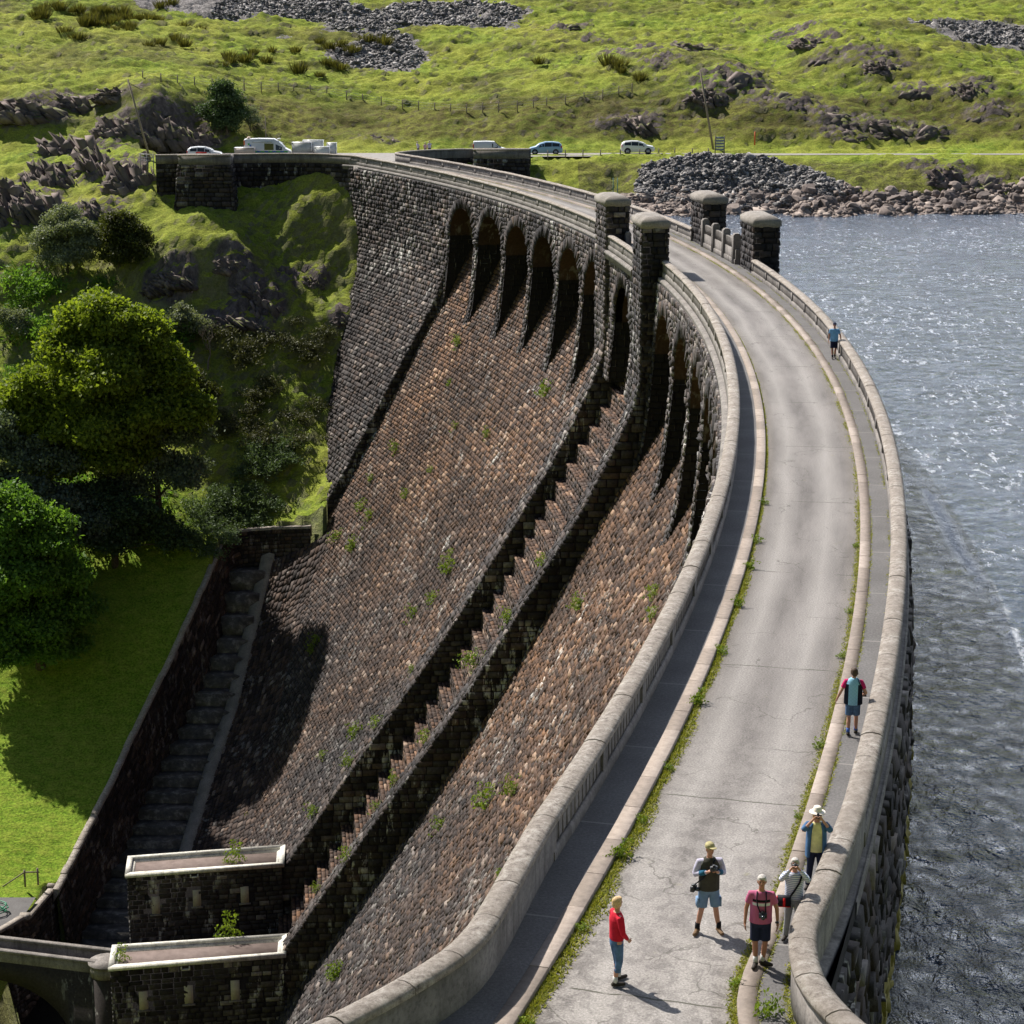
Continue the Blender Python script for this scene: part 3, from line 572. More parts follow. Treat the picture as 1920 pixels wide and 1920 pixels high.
# left hillside (pixel, distance)
for px,py,D in ((-150,300,262),(40,330,250),(150,215,268),(150,330,250),(250,300,253),(250,400,240),(545,400,240),(600,470,238.2),(600,600,229.5),(560,720,222.5),(550,850,214.5)):
    CP.append(zpt(px,py,D))
for py,D in ((430,237.5),(495,233.5),(570,228.5),(662,222.5),(765,217),(892,209),(980,204.5),(1040,201),(1108,196.3),(1233,189.3),(1371,181.3),(1462,174.8),(1562,168.2),(1667,161)):
    for px in (-220,-80,60,190,320,440,520):
        if py<985 and not(px==520 and py>900) or px<(300 if py<1110 else 220 if py<1400 else 100): CP.append(zpt(px,py,D+(2.6 if px==520 else 1.2 if px==190 else -.6 if px==320 else 0)*(py<980)+(2.6 if px in(320,440) and 560<py<900 else 0)-(2. if px in (320,440) and py<500 else 0)))
CP+= [(-18.9,241.2,-3.4),(-18.8,239.4,-6.6),(-19.3,236.7,-11.2),(-20.2,227.7,-19.7),(-21.,221.7,-24.6),(-20.8,212.5,-29.8),(-21.3,206.,-33.6)]
CP+= [(-41.5,241.5,-3.6),(-39,240,-5.2),(-32,240.5,-5.1),(-26,243,-3.8)]
WALLTOP=[(-20.6,205.2,-34.0),(-25.3,206.,-34.4),(-28.,205.9,-34.6),(-28.9,205.1,-34.7),(-29.5,203,-35.0),(-30.8,196,-38.4),(-32.9,189,-43.1),(-35.1,181,-47.7),(-36.1,174.5,-50.0),(-37.3,168,-52.5),(-38.4,161,-54.6)]
CP+=[(x-1.2,y+.3,z-.35) for x,y,z in WALLTOP[4:]]+[(x,y+1.2,z-.2) for x,y,z in WALLTOP[1:4]]
CP+=[(x,y,z-.3) for x,y,z in ((-40.5,157,-54.8),(-44,152,-54.5),(-60,150,-53),(-45,140,-55),(-80,140,-50),(-60,120,-54))]
# flat road shelf round the far end
for x in (-62,-50,-42,-30,-20,-12,-2,8,20,34,48,64,85,120,160):
    CP.append((x,261,.0 if x>-45 else 2.0)); 
    if x>-45: CP.append((x,264.5,.15)); CP.append((x,257,-.05 if x>-5 else -.05))
for x in (-38,-28,-18): CP.append((x,250,-.05))
CP+=[(-12,247,-.05),(-24,246,-.3)]+[(x,255.9,-.1) for x in (0,4,8,12,16)]+[(30,258.3,-.1),(42,258.6,-.1)]
# bank, shore and lake bed
for x in (6,12): CP+=[(x,252.5,-1.6),(x,248,-4.0),(x,243,-5.4)]
CP+=[(-4,247,-3.2),(-9,244,-4.),(-4,240,-5.8)]
for x in (20,28,36,44,52,64,85,120): CP+=[(x,254.5,-.25),(x,249.5,-2.6),(x,244.6 if x<50 else 246.5,-4.55),(x,239.5+max(0,(x-35))*.16,-5.2),(x,236.8+max(0,x-35)*.16,-5.75),(x,231,-7.5),(x,222,-12)]
for x,y in ((12,236),(15,225),(14,200),(30,190),(60,190),(25,140),(60,140),(20,90),(50,90),(100,160),(15,60),(14,40),(40,50),(100,80)): CP.append((x,y,-13 if y<230 else -8))
# hill behind
for x in (-110,-70,-35,0,35,70,110,150):
    sh={-110:4,-70:3,-35:0,0:-.3,35:0,70:0,110:-1,150:-2}[x]
    CP+=[(x,270,3.4+sh*.8),(x,277,6.2+sh),(x,290,9.3+sh),(x,308,13.6+sh),(x,335,20.5+sh),(x,370,31+sh),(x,430,46)]
CP+=[(30,285,10.6),(45,300,14.5),(60,292,12.),(-5,285,6.8),(-5,300,10.6)]
# near bank under the camera
for x in (-60,-30,-10,0,10,30,60): CP+=[(x,-40,28),(x,-15,20),(x,0,15.2-abs(x)*.04),(x,10,7.2),(x,20,2.4),(x,27.5,-.3)]
CP+=[(-9,34,-14),(-20,40,-24),(-14,60,-40),(-40,80,-52),(-30,110,-58),(-60,60,-40),(12,34,-6),(20,36,-9),(3,28,-.1),(-2,28.5,-.1)]
CP=np.array(CP)
def tps_fit(P,lam=.6):
    n=len(P); d=np.linalg.norm(P[:,None,:2]-P[None,:,:2],axis=2); K=np.where(d>0,d*d*np.log(d+1e-9),0)+lam*np.eye(n)*8; Q=np.hstack([np.ones((n,1)),P[:,:2]])
    A=np.block([[K,Q],[Q.T,np.zeros((3,3))]]); return np.linalg.solve(A,np.concatenate([P[:,2],np.zeros(3)]))
TW=tps_fit(CP)
def tps(x,y):
    x=np.asarray(x,float).ravel();y=np.asarray(y,float).ravel(); r=np.zeros(len(x))
    for i in range(0,len(x),20000):
        a,b=x[i:i+20000],y[i:i+20000]; d=np.hypot(a[:,None]-CP[None,:,0],b[:,None]-CP[None,:,1]); r[i:i+20000]=(d*d*np.log(d+1e-9))@TW[:-3]+TW[-3]+TW[-2]*a+TW[-1]*b
    return r
def bell(x,y,cx,cy,rx,ry,rot=0):
    c,s=math.cos(rot),math.sin(rot); a=(x-cx)*c+(y-cy)*s; b=-(x-cx)*s+(y-cy)*c; return np.exp(-((a/rx)**2+(b/ry)**2))
def ground_px(px,py,dz=0.,d0=60):
    """where the sight line meets the bare terrain"""
    X=(px-960)/FPX;Y=(py-960)/FPX; d=np.array([X,math.cos(PITCH)-Y*math.sin(PITCH),-math.sin(PITCH)-Y*math.cos(PITCH)]); t=np.linspace(d0,520,1400); x,y,z=d[0]*t,d[1]*t,CAMH+d[2]*t
    g=tps(x,y); k=np.where(z<g)[0]; k=k[0] if len(k) else 900; return float(x[k]),float(y[k]),float(g[k])
# crags: (pixel x, y, half-width m, half-depth m, height, seed)
ROCKS=[(150,285,5.,2.2,4.2),(205,320,4.6,2.2,4.6),(110,335,4.2,2.,3.6),(265,335,3.6,1.8,3.8),(35,365,4.2,2.2,4.2),(85,390,3.6,2.,3.6),(20,400,3.2,2.,3.4),(320,245,4.,2.0,3.4),(375,262,3.2,1.6,2.8),(60,205,4.4,2.0,2.4),(140,195,4.,1.6,2.2),(230,175,3.,1.2,1.4),(185,395,2.6,1.4,2.2),(235,240,3.2,1.6,2.4),
 (500,575,2.4,1.6,3.0),(470,545,2.6,1.3,2.2),(540,530,1.6,1.2,1.6),(590,530,1.9,1.2,1.3),(440,500,2.4,1.1,1.8),(330,520,2.6,1.5,1.6),(300,540,2.,1.4,1.6),(430,600,3.2,1.2,1.6),(480,610,2.6,1.0,1.3),
 (1200,100,5.5,3.2,2.6),(1300,90,4.8,2.,1.6),(1240,120,3.5,2.4,2.2),(1370,150,5.5,3.,3.0),(1330,180,3.4,2.2,2.2),(1440,190,4.2,2.4,2.6),(1500,205,3.6,2.,2.2),(1195,235,3.4,2.2,2.8),(1150,240,3.,1.6,1.8),(1490,60,4.8,2.6,2.2),(1530,80,3.4,2.,1.8),
 (1560,110,3.4,1.8,2.0),(1630,110,4.2,2.4,2.4),(1660,130,3.6,2.,2.),(1560,225,4.2,2.2,2.6),(1580,250,3.8,1.8,2.2),(1660,240,4.6,2.2,2.8),(1730,245,4.,2.,2.2),(1720,170,3.4,2.,2.2),(1820,170,3.6,2.2,2.4),(1850,210,3.,2.,2.),(700,265,2.6,1.6,2.),(730,270,2.,1.4,1.6),
 (1060,50,3.6,1.6,1.2),(1120,80,2.8,1.4,1.2),(1780,330,3.2,1.8,2.6),(1830,350,3.6,1.8,2.8),(1730,310,2.6,1.4,1.6),(640,600,1.5,1.,1.)]
RK=[(ground_px(a,b),rx*k,ry*k,h*k) for a,b,rx,ry,h in ROCKS for k in [1.22 if a<420 and b<420 else 1.]]
def scree_mask(x,y):
    """grey slate scree at the top of the hill, upper right and the tip by the shore (1 inside)"""
    n=fbm(x*.09,y*.11,5,31)*.5
    (ax,ay,_),(bx,by,_)=SC1,SC2
    m=np.clip(1.1-np.hypot((x-ax)/30,(y-ay)/11.)+n*2.2,0,1)+np.clip(.95-np.hypot((x-bx)/10,(y-by)/11)+n*1.8,0,1)+np.clip(1.1-np.hypot((x-SC3[0])/13,(y-SC3[1])/11)+n,0,1)
    return np.clip(m*2.2,0,1)
SC1=ground_px(660,28);SC2=ground_px(740,100);SC3=ground_px(1850,70)
def tip_mask(x,y): # slate tip by the shore
    n=fbm(x*.25,y*.25,4,37)*.35
    return np.clip((1.0-np.hypot((x-26.5)/14.,(y-248.)/7.0)**2+n)*3,0,1)*(y>242)*(y<256.2)*(x>13)
def terr(x,y,detail=True):
    sh=np.shape(x); x=np.ravel(x);y=np.ravel(y); z=tps(x,y); road=np.clip(1-np.abs(y-260.5)/4.5,0,1)*(x>-46)+((y>244.8)&(y<262)&(x>-44)&(x<-11.)); road=np.clip(road*1.6,0,1)
    yard=np.clip(1-np.hypot((x+45)/8,(y-152)/6),0,1); field=np.clip(1-np.abs(y-178)/36,0,1)*(x<-30)
    rough=(1-road)*(1-np.clip(field*1.6,0,.88))
    rock=np.zeros(len(x))
    for (cx,cy,cz),rx,ry,h in RK: rock=np.maximum(rock,bell(x,y,cx,cy,rx*1.1,ry*1.2,0.15))
    slp=np.clip((-z)/14,0,1)*(x<-18)
    if detail:
        d=fbm(x*.55,y*.8,5,3)*.50+fbm(x*.11,y*.15,4,9)*1.0+fbm(x*1.9,y*2.6,3,21)*.36+fbm(x*.45,y*1.9,3,23)*.42*np.clip((z-1)/4,0,1); z=z+d*rough*(1.+.5*slp)
        sc=scree_mask(x,y); z=z+sc*fbm(x*2.2,y*2.2,3,51)*.35
        tm=tip_mask(x,y); z=z+tm*(.5+fbm(x*.35,y*.35,3,55)*.9+fbm(x*1.8,y*1.8,3,56)*.5)
        lim=rock*(1-road); rr=1-np.abs(fbm(x*.5+y*.25,y*.35-x*.1,4,61)); z=z+lim*(rr*1.1-.35)+lim*np.abs(fbm(x*1.4+y*.5,y*.8,3,63))*.7
        shore=np.clip(1-np.abs(y-(240.5+np.maximum(0,x-35)*.16))/5,0,1)*(x>10); z=z+shore*fbm(x*.9,y*.9,3,71)*.3
        z=np.where(road>.85,np.minimum(z,-.06),z)
    # leave room for the dam, the spillway basin and the river
    u=np.hypot(x-CX,y-CY)-R0; a=np.degrees(np.arctan2(y-CY,x-CX))
    inside=(a<26.0)&(a>-16.6)&(u>np.interp(-z,-PP[2],PP[1])+1.2)&(u<4.9); z=np.where(inside&(a>19.66),np.minimum(z,-3.),z); z=np.where(inside&(a<=19.66),-66.,z)
    wx=np.interp(y,[p[1] for p in WALLTOP[:2:-1]],[p[0] for p in WALLTOP[:2:-1]])
    basin=((a<22.8)&(y>60)&(x<0)&(u<4.9))&(((y>162)&(x>wx+.15)&(y<205.5))|((y<=162)&(x>-39.3+(y<146)*2)))
    basin=basin&(z<-28); z=np.where(basin,-66.,z)
    return z.reshape(sh),rock.reshape(sh)
def terrain_mesh(name,xs,ys,mat,hole=None):
    X,Y=np.meshgrid(xs,ys); Z,rk=terr(X,Y); sc=scree_mask(X.ravel(),Y.ravel()); tm=tip_mask(X.ravel(),Y.ravel())
    V=np.stack([X,Y,Z],-1); m_,n_=X.shape; i=np.arange(m_-1)[:,None]*n_+np.arange(n_-1)[None]; q=np.stack([i,i+1,i+n_+1,i+n_],-1).reshape(-1,4)
    if hole is not None:
        cx=(X[:-1,:-1]+X[1:,1:]).ravel()/2; cy=(Y[:-1,:-1]+Y[1:,1:]).ravel()/2; q=q[~hole(cx,cy)]
    me=mkmesh(name,V.reshape(-1,3),q.ravel(),[4]*len(q),{'rock':('POINT',rk.ravel()),'scree':('POINT',np.maximum(sc,tm)),'tip':('POINT',tm)},smooth=True); return link(name,me,mat,kind='structure')
def ground_mat():
    m=NM('hill_ground',.95,.1); nz=m.n('NewGeometry'); sx=m.n('SeparateXYZ'); m.L(nz.outputs['True Normal'],sx.inputs[0])
    p=m.sep(); n1=m.noise(.10,4,.6); n2=m.noise(.9,5,.65,co=m.co((1,1.6,1))); n3=m.noise(5,4,.7); n4=m.noise(.035,3,.5)
    g=m.ramp(n2,[(.3,(.06,.10,.016)),(.5,(.17,.235,.026)),(.75,(.33,.36,.06))]); g=m.mix(m.ramp(n1,[(.35,0.),(.7,.8)]),g,(.28,.28,.05))
    g=m.mix(m.math('MULTIPLY',m.ramp(m.noise(.055,5,.62,co=m.co((1,1.7,1))),[(.50,0.),(.60,.75)]),m.math('GREATER_THAN',p[2],3.)),g,m.ramp(n2,[(.3,(.05,.055,.018)),(.7,(.15,.14,.04))]))
    # heathery, browner bank above the road and the lower gorge
    def win(v,a,b,s): return m.math('MULTIPLY',m.math('DIVIDE',m.math('SUBTRACT',v,a),s,True),m.math('DIVIDE',m.math('SUBTRACT',b,v),s,True))
    bank=m.math('MULTIPLY',win(p[2],.3,7.6,1.6),win(p[1],264,284,5)); g=m.mix(m.math('MULTIPLY',bank,m.ramp(n2,[(.35,.25),(.6,1.)])),g,(.095,.085,.028))
    shb=m.math('MULTIPLY',m.math('MULTIPLY',win(p[2],-6,-.35,.5),m.math('GREATER_THAN',p[0],8.)),win(p[1],236,257.5,1.)); g=m.mix(m.math('MULTIPLY',shb,m.ramp(n2,[(.3,.95),(.62,.35)])),g,m.ramp(n3,[(.3,(.05,.038,.025)),(.7,(.13,.115,.045))]))
    # mown field by the basin: greener
    fld=m.math('MULTIPLY',win(p[1],146,214,6),win(p[0],-140,-30,3)); g=m.mix(m.math('MULTIPLY',fld,.85),g,m.mix(m.ramp(n2,[(.4,0.),(.65,.7)]),m.ramp(n3,[(.3,(.09,.17,.012)),(.7,(.17,.28,.022))]),(.24,.29,.04)))
    g=m.mix(1,g,m.ramp(n3,[(.3,.5),(.7,1.4)]),'MULTIPLY')
    # rock and earth
    st=m.noise(1.3,6,.7,co=m.co((1,1,.5),rot=(.3,.5,.4))); rk=m.ramp(st,[(.3,(.045,.038,.038)),(.5,(.12,.10,.095)),(.7,(.23,.195,.18))])
    steep=m.ramp(sx.outputs[2],[(.50,1.),(.66,0.)]); ra=m.attr('rock'); rm=m.math('MULTIPLY',m.ramp(ra,[(.25,0.),(.5,1.)]),m.ramp(m.math('ADD',m.math('MULTIPLY',sx.outputs[2],.6),m.math('MULTIPLY',m.noise(.8,4),.5)),[(.62,1.),(.74,.0)]))
    g=m.mix(m.math('MAXIMUM',m.math('MULTIPLY',steep,.55),rm),g,rk)
    # slate scree
    sl=m.noise(3.2,5,.8); sc=m.ramp(sl,[(.3,(.05,.048,.05)),(.48,(.17,.16,.16)),(.62,(.33,.31,.30)),(.75,(.5,.48,.47))]); scm=m.math('GREATER_THAN',m.math('ADD',m.attr('scree'),m.math('MULTIPLY',m.math('SUBTRACT',m.noise(1.8,3),.5),.8)),.5); g=m.mix(scm,g,sc)
    # stony shore below the grass line
    shz=m.math('MULTIPLY',m.math('LESS_THAN',m.math('ADD',p[2],m.math('MULTIPLY',m.noise(.3,4),2.2)),-2.7),m.math('GREATER_THAN',p[0],9.)); ss=m.ramp(m.noise(2.2,5,.8),[(.35,(.10,.085,.075)),(.5,(.26,.22,.20)),(.7,(.42,.37,.33))]); g=m.mix(m.math('MULTIPLY',shz,m.math('SUBTRACT',1,m.attr('tip'))),g,ss)
    m.col(g); m.bump(m.math('ADD',n3,m.math('MULTIPLY',n2,2.)),.8,.12); return m.m
M['ground']=ground_mat()
xs=np.concatenate([np.linspace(-420,-82,30),np.arange(-80,96,.42),np.linspace(97,480,34)]); ys=np.concatenate([np.arange(150,356,.42),np.linspace(358,900,50)])
terrain_mesh('hillside',xs,ys,M['ground'],hole=lambda x,y:(x>90)&(y<225))
xs2=np.concatenate([np.linspace(-420,-60,40),np.linspace(-58,60,80),np.linspace(65,480,40)]); ys2=np.concatenate([np.linspace(-300,-45,14),np.linspace(-40,150,110)])
terrain_mesh('near_hillside',xs2,ys2,M['ground'],hole=lambda x,y:(y>31)&(x>-1)|((y>60)&(x>-9)))
# far road surfaces
tar=NM('lane_tarmac',.9,.2); f=tar.noise(1.2,5,.7); tar.col(tar.ramp(f,[(.3,(.20,.19,.18)),(.7,(.33,.31,.29))])); M['lane']=tar.m
xl=np.linspace(-41,16,40); ap0=np.stack([xl,np.where(xl<-18,245.2,np.where(xl<-11,246.+(xl+18)*.2,255.0))],-1); ap0[:,1]=np.interp(xl,[-41,-22,-19,-14.2,-13.4,-11.8,-8,-4,16],[245,246,243,243.6,248.6,251.6,254.4,255.4,256.6])
strip('car_park',ap0,np.stack([xl,np.full(40,262.6)],-1),.0,M['lane'],24,ss=xl)
xl=np.linspace(16.02,190,80); strip('lane',np.stack([xl,np.interp(xl,[16,40,190],[256.6,259.2,260])],-1),np.stack([xl,np.interp(xl,[16,40,190],[262.6,261.6,262.3])],-1),.0,M['lane'],6,ss=xl)
# ---------------------------------------------------------------- water
def water_mat():
    m=NM('lake_water',.12,.5); m.b.inputs['IOR'].default_value=1.33
    c=m.co((1,.75,1),rot=(0,0,-.35)); a=m.noise(.45,3,.55,co=c,dist=.5); b=m.noise(1.6,5,.7,co=c,dist=.6); h=m.math('ADD',m.math('MULTIPLY',a,1.1),m.math('MULTIPLY',b,.62))
    m.bump(m.math('ADD',h,m.math('MULTIPLY',m.noise(5.5,3,.6,co=c),.13)),1.,.42); m.b.inputs['Specular IOR Level'].default_value=1.
    # a thin broken whitish streak along the water
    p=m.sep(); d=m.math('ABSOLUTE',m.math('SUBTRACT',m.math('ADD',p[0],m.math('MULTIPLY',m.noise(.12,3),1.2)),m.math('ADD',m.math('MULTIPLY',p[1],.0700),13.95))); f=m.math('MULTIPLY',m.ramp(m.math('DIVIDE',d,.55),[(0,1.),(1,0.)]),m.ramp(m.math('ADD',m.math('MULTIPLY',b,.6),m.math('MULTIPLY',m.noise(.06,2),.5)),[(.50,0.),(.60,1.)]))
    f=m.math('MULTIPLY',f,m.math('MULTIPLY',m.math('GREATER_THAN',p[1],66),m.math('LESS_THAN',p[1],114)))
    wc=m.math('MULTIPLY',m.ramp(m.noise(2.3,4,.75,co=m.co((1,.38,1),rot=(0,0,-.5))),[(.57,0.),(.64,1.)]),m.ramp(m.noise(.10,3,.6),[(.40,.12),(.6,.9)])); f=m.math('MAXIMUM',f,m.math('MULTIPLY',wc,m.math('GREATER_THAN',p[1],82)))  # sparkle on the far water painted in as small pale patches
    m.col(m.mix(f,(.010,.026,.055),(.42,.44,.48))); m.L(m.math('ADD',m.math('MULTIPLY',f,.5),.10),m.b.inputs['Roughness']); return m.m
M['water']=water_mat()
WZ=-5.5
def lake_hole(x,y): return (np.hypot(x-CX,y-CY)-R0<3.2)|((y<31)&(x<60))
mb=MB(); xs3=np.concatenate([np.arange(1,60,.8),np.linspace(61,500,60)]); ys3=np.concatenate([np.linspace(-100,28,8),np.arange(29,262,.8)]); X,Y=np.meshgrid(xs3,ys3)
m_,n_=X.shape; i=np.arange(m_-1)[:,None]*n_+np.arange(n_-1)[None]; q=np.stack([i,i+1,i+n_+1,i+n_],-1).reshape(-1,4); cx=(X[:-1,:-1]+X[1:,1:]).ravel()/2; cy=(Y[:-1,:-1]+Y[1:,1:]).ravel()/2; q=q[~lake_hole(cx,cy)]
used=np.unique(q); mp=np.zeros(m_*n_,int); mp[used]=np.arange(len(used)); V=np.stack([X.ravel(),Y.ravel(),WZ+fbm(X.ravel()*.5,Y.ravel()*.42,3,81)*.16],-1)[used]
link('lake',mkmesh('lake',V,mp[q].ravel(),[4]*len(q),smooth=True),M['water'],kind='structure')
rw=NM('river_water',.08,.5); rw.col((.012,.012,.010)); rw.bump(rw.noise(3,4,.6),.5,.1)
mb=MB(); mb.add([(-75,70,-61.6),(-10,70,-61.6),(-10,166,-61.6),(-75,166,-61.6)],[(0,1,2,3)]); mb.build('river',rw.m,kind='structure')
# ---------------------------------------------------------------- spillway basin: outer wall, steps, toe kerb
def free(e): 
    for k in ('label','category','group'):
        if k in e: del e[k]
    return e
def put(mb,name,mat,parent,**kw):
    """part built in world coordinates under a located Empty"""
    o=mb.build(name,mat,**kw); o.parent=parent; o.location=-parent.location; return o
WT=WALLTOP
WPth=Path([(x,y) for x,y,z in WT],.7)
wz=lambda d:np.interp(d,wzs,wzz)
_d=[float(WPth.s[np.argmin((WPth.p[:,0]-x)**2+(WPth.p[:,1]-y)**2)]) for x,y,z in WT]; wzs=np.array(_d); wzz=np.array([z for x,y,z in WT])
bw=empty('basin_wall','long dark masonry wall with pale coping between the green field and the stepped spillway channel','wall',tuple(float(v) for v in WPth.at(20,0,-45)))
mb=MB(); f=lambda p,q:path_at(WPth,p,-.25-q*.10,wz(p)-.25-q)   # inner side faces the channel (left of travel = -offset)
t=f(np.array([20.,21.,20.]),np.array([1.,1.,2.])); nn=np.cross(t[1]-t[0],t[2]-t[0]); inn=WPth.at(20,-1,0)-WPth.at(20,0,0); fl=bool(np.dot(nn,inn)<0)
blocks(mb,f,0,12,lambda q:(0,WPth.L),.42,.75,.09,flip=fl,tint=.18,lime=.35,seed=61,rough=1.3); backing(mb,f,np.linspace(0,WPth.L,80),np.linspace(0,14,6),.05,flip=fl); put(mb,'wall_masonry',M['stone'],bw)
mb=MB(); d=0; rs=random.Random(4)
while d<WPth.L-.2:
    e=min(WPth.L,d+rs.uniform(.9,1.3)); n_=3; ds=np.linspace(d+.02,e-.02,n_); j=rs.uniform(-.03,.03)
    pr=[(-.32,-.28),(-.32,-.02),(.25,0),(.25,-1.2)]; G=np.stack([WPth.at(ds,o+j,0)+np.array([0,0,1])*(wz(ds)+z+j)[:,None] for o,z in pr],1)
    mb.grid(G); 
    for g in (0,-1): mb.add(G[g],[(0,1,2,3)])
    d=e
put(mb,'coping',M['coping'],bw)
wetc=NM('wet_concrete_step',.55,.4); f_=wetc.noise(1.3,5,.7); wetc.col(wetc.ramp(f_,[(.3,(.03,.027,.025)),(.52,(.085,.078,.07)),(.68,(.26,.24,.22))])); wetc.bump(wetc.noise(7,4),.4,.03); M['wet']=wetc.m
toeY=[215,205,199,190.5,184,178,172,164,150]; toeX=[-25.,-25.3,-26.5,-27.5,-28.6,-29.3,-29.7,-30.3,-31.5]; toeZ=[-37,-38,-44,-49.7,-53,-55.9,-57.8,-60.5,-63.6]
tx=lambda y:float(np.interp(-y,[-v for v in toeY],toeX)); tz=lambda y:float(np.interp(-y,[-v for v in toeY],toeZ))
bas=empty('spillway_steps','flight of broad dark concrete steps in the channel at the foot of the dam','steps',(-32,195,-52))
y=204.6; mb=MB(); ys=[]
while y>160: ys.append(y); y-=1.85
for i,y in enumerate(ys):
    zt=tz(y); wxl=float(np.interp(y,[p[1] for p in WT[:2:-1]],[p[0] for p in WT[:2:-1]]))-.6; xr=tx(y)+.1; y2=y-1.85
    mb.hexa([(wxl,y2,zt-3),(xr,y2,zt-3),(xr,y+.5,zt-3),(wxl,y+.5,zt-3),(wxl,y2,zt),(xr,y2,zt),(xr,y+.5,zt),(wxl,y+.5,zt)])
put(mb,'step_flight',M['wet'],bas)
kb=[(tx(y),y) for y in np.arange(205,161,-2.)]; kpth=Path(kb,1.); kz=lambda d:np.array([tz(v) for v in kpth.at(d,0,0)[:,1]])
mb=MB(); ds=np.linspace(0,kpth.L,40); pr=[(.55,-.2),(.5,.75),(-.35,1.15),(-.9,1.0),(-.9,-.5)]; G=np.stack([kpth.at(ds,o,0)+np.array([0,0,1])*(kz(ds)+z)[:,None] for o,z in pr],1); mb.grid(G); put(mb,'toe_kerb',M['cap'],bas)
# masonry apron between the spillway face and the toe kerb
def apron(p,q):
    y=204.5-p; zt=np.interp(-y,[-v for v in toeY],toeZ)+.9; x1=np.interp(-y,[-v for v in toeY],toeX)+.45; zs=zt+3.2; us=uS(zs)-.02; xs_=CX+np.sqrt((R0+us)**2-(y-CY)**2); t=q/4.
    return np.stack([xs_*(1-t)+x1*t,y,zs*(1-t)+zt*t+.35*np.sin(np.pi*t)*-1],-1)
mb=MB(); T_=apron(np.array([5.,6.,5.]),np.array([1.,1.,2.])); nn=np.cross(T_[1]-T_[0],T_[2]-T_[0]); fl=bool(nn[2]<0)
blocks(mb,apron,0,4.,lambda q:(0,44),.30,.62,.06,flip=fl,tint=.35,lime=.4,seed=71); backing(mb,apron,np.linspace(0,44,60),np.linspace(0,4,6),.05,flip=fl); put(mb,'apron',M['stone'],bas)
# ---------------------------------------------------------------- valve houses
roofm=NM('asphalt_roof',.9,.15); f_=roofm.noise(1.5,5,.7); roofm.col(roofm.ramp(f_,[(.3,(.13,.10,.09)),(.7,(.21,.165,.15))])); M['roofing']=roofm.m
M['white']=concrete('lime_white_render',(.66,.64,.58),.35,sc=1.2); M['board']=plain('cream_board',(.42,.38,.31),.8,.2)
def house(name,label,fl_,bl_,br_,fr_,zr,zb,wins,seed):
    P=[np.array(p,float) for p in (fl_,fr_,br_,bl_)]; c=sum(P)/4; e=empty(name,label,'building',(float(c[0]),float(c[1]),zb))
    mb=MB(); H=zr-zb; kw=dict(course=.38,bl=.75,out=.05,tint=.02,lime=.9,rough=1.)
    ux=(P[1]-P[0]); Lx=np.linalg.norm(ux); ux/=Lx
    wd=[(w*Lx,zt,zb_) for w,zt,zb_ in wins]
    for i,(A,B) in enumerate(((P[0],P[1]),(P[3],P[0]),(P[2],P[3]))):
        L=np.linalg.norm(B-A); t=(B-A)/L; g=lambda p,q,A=A,t=t:np.stack([A[0]+t[0]*p,A[1]+t[1]*p,zr-.35-q],-1)
        T=g(np.array([0.,1.,0.]),np.array([1.,1.,2.])); nn=np.cross(T[1]-T[0],T[2]-T[0]); fl=bool(np.dot(nn[:2],(A+B)/2-c)<0)
        mk=(lambda p,q:~np.any([(np.abs(p-w)<.42)&(zr-.35-q<a+.15)&(zr-.35-q>b-.15) for w,a,b in wd],axis=0)) if i==0 else None
        blocks(mb,g,0,H-.35,lambda q:(0,L),flip=fl,seed=seed+i,mask=mk,**kw)
    q=[p+(c-p)*.004 for p in P]; ins=[c+(p-c)*.985 for p in P]
    mb.hexa([(*p,zb) for p in ins]+[(*p,zr-.4) for p in ins],rnd=.08,tint=0,lime=0); put(mb,'wall',M['stone'],e)
    # white coping round a sunk flat roof
    rf=MB(); rf.hexa([(*p,zr-.5) for p in ins]+[(*p,zr-.33) for p in ins]); ro=put(rf,'roof',M['roofing'],e)
    mb=MB(); out=[c+(p-c)*(1+.14/np.linalg.norm(p-c)) for p in P]
    def inset(k): 
        R=[]
        for i in range(4):
            p=P[i];a=P[(i+1)%4]-p;b=P[i-1]-p; a/=np.linalg.norm(a);b/=np.linalg.norm(b); R.append(p+a*k+b*k)
        return R
    o1=inset(-.16); i1=inset(.24); i2=inset(.50)
    for i in range(4):
        j=(i+1)%4; mb.hexa([(*o1[i],zr-.30),(*o1[j],zr-.30),(*i1[j],zr-.33),(*i1[i],zr-.33),(*o1[i],zr),(*o1[j],zr),(*i1[j],zr),(*i1[i],zr)])
        mb.hexa([(*i1[i],zr-.329),(*i1[j],zr-.329),(*i2[j],zr-.329),(*i2[i],zr-.329),(*i1[i],zr-.16),(*i1[j],zr-.16),(*i2[j],zr-.31),(*i2[i],zr-.31)])
    put(mb,'coping',M['white'],e)
    rz=math.atan2(ux[1],ux[0])
    for w,a,b in wd:
        pc=P[0]+ux*w; mb=MB(); mb.box((pc[0],pc[1]+.02,(a+b)/2),(.62,.12,a-b),rz); wo=put(mb,'window',M['board'],e)
        mb=MB(); mb.box((pc[0],pc[1]-.03,b-.06),(.9,.22,.1),rz); put(mb,'sill',M['parapet'],e); 
    pc=P[0]+ux*Lx*.43; mb=MB(); mb.box((pc[0]-.28,pc[1]-.14,zr-.48),(.1,.3,.18),rz); mb.box((pc[0]+.28,pc[1]-.14,zr-.48),(.1,.3,.18),rz); mb.box((pc[0],pc[1]-.12,zr-.6),(.6,.24,.08),rz); put(mb,'roof_spout',M['white'],e)
    return e
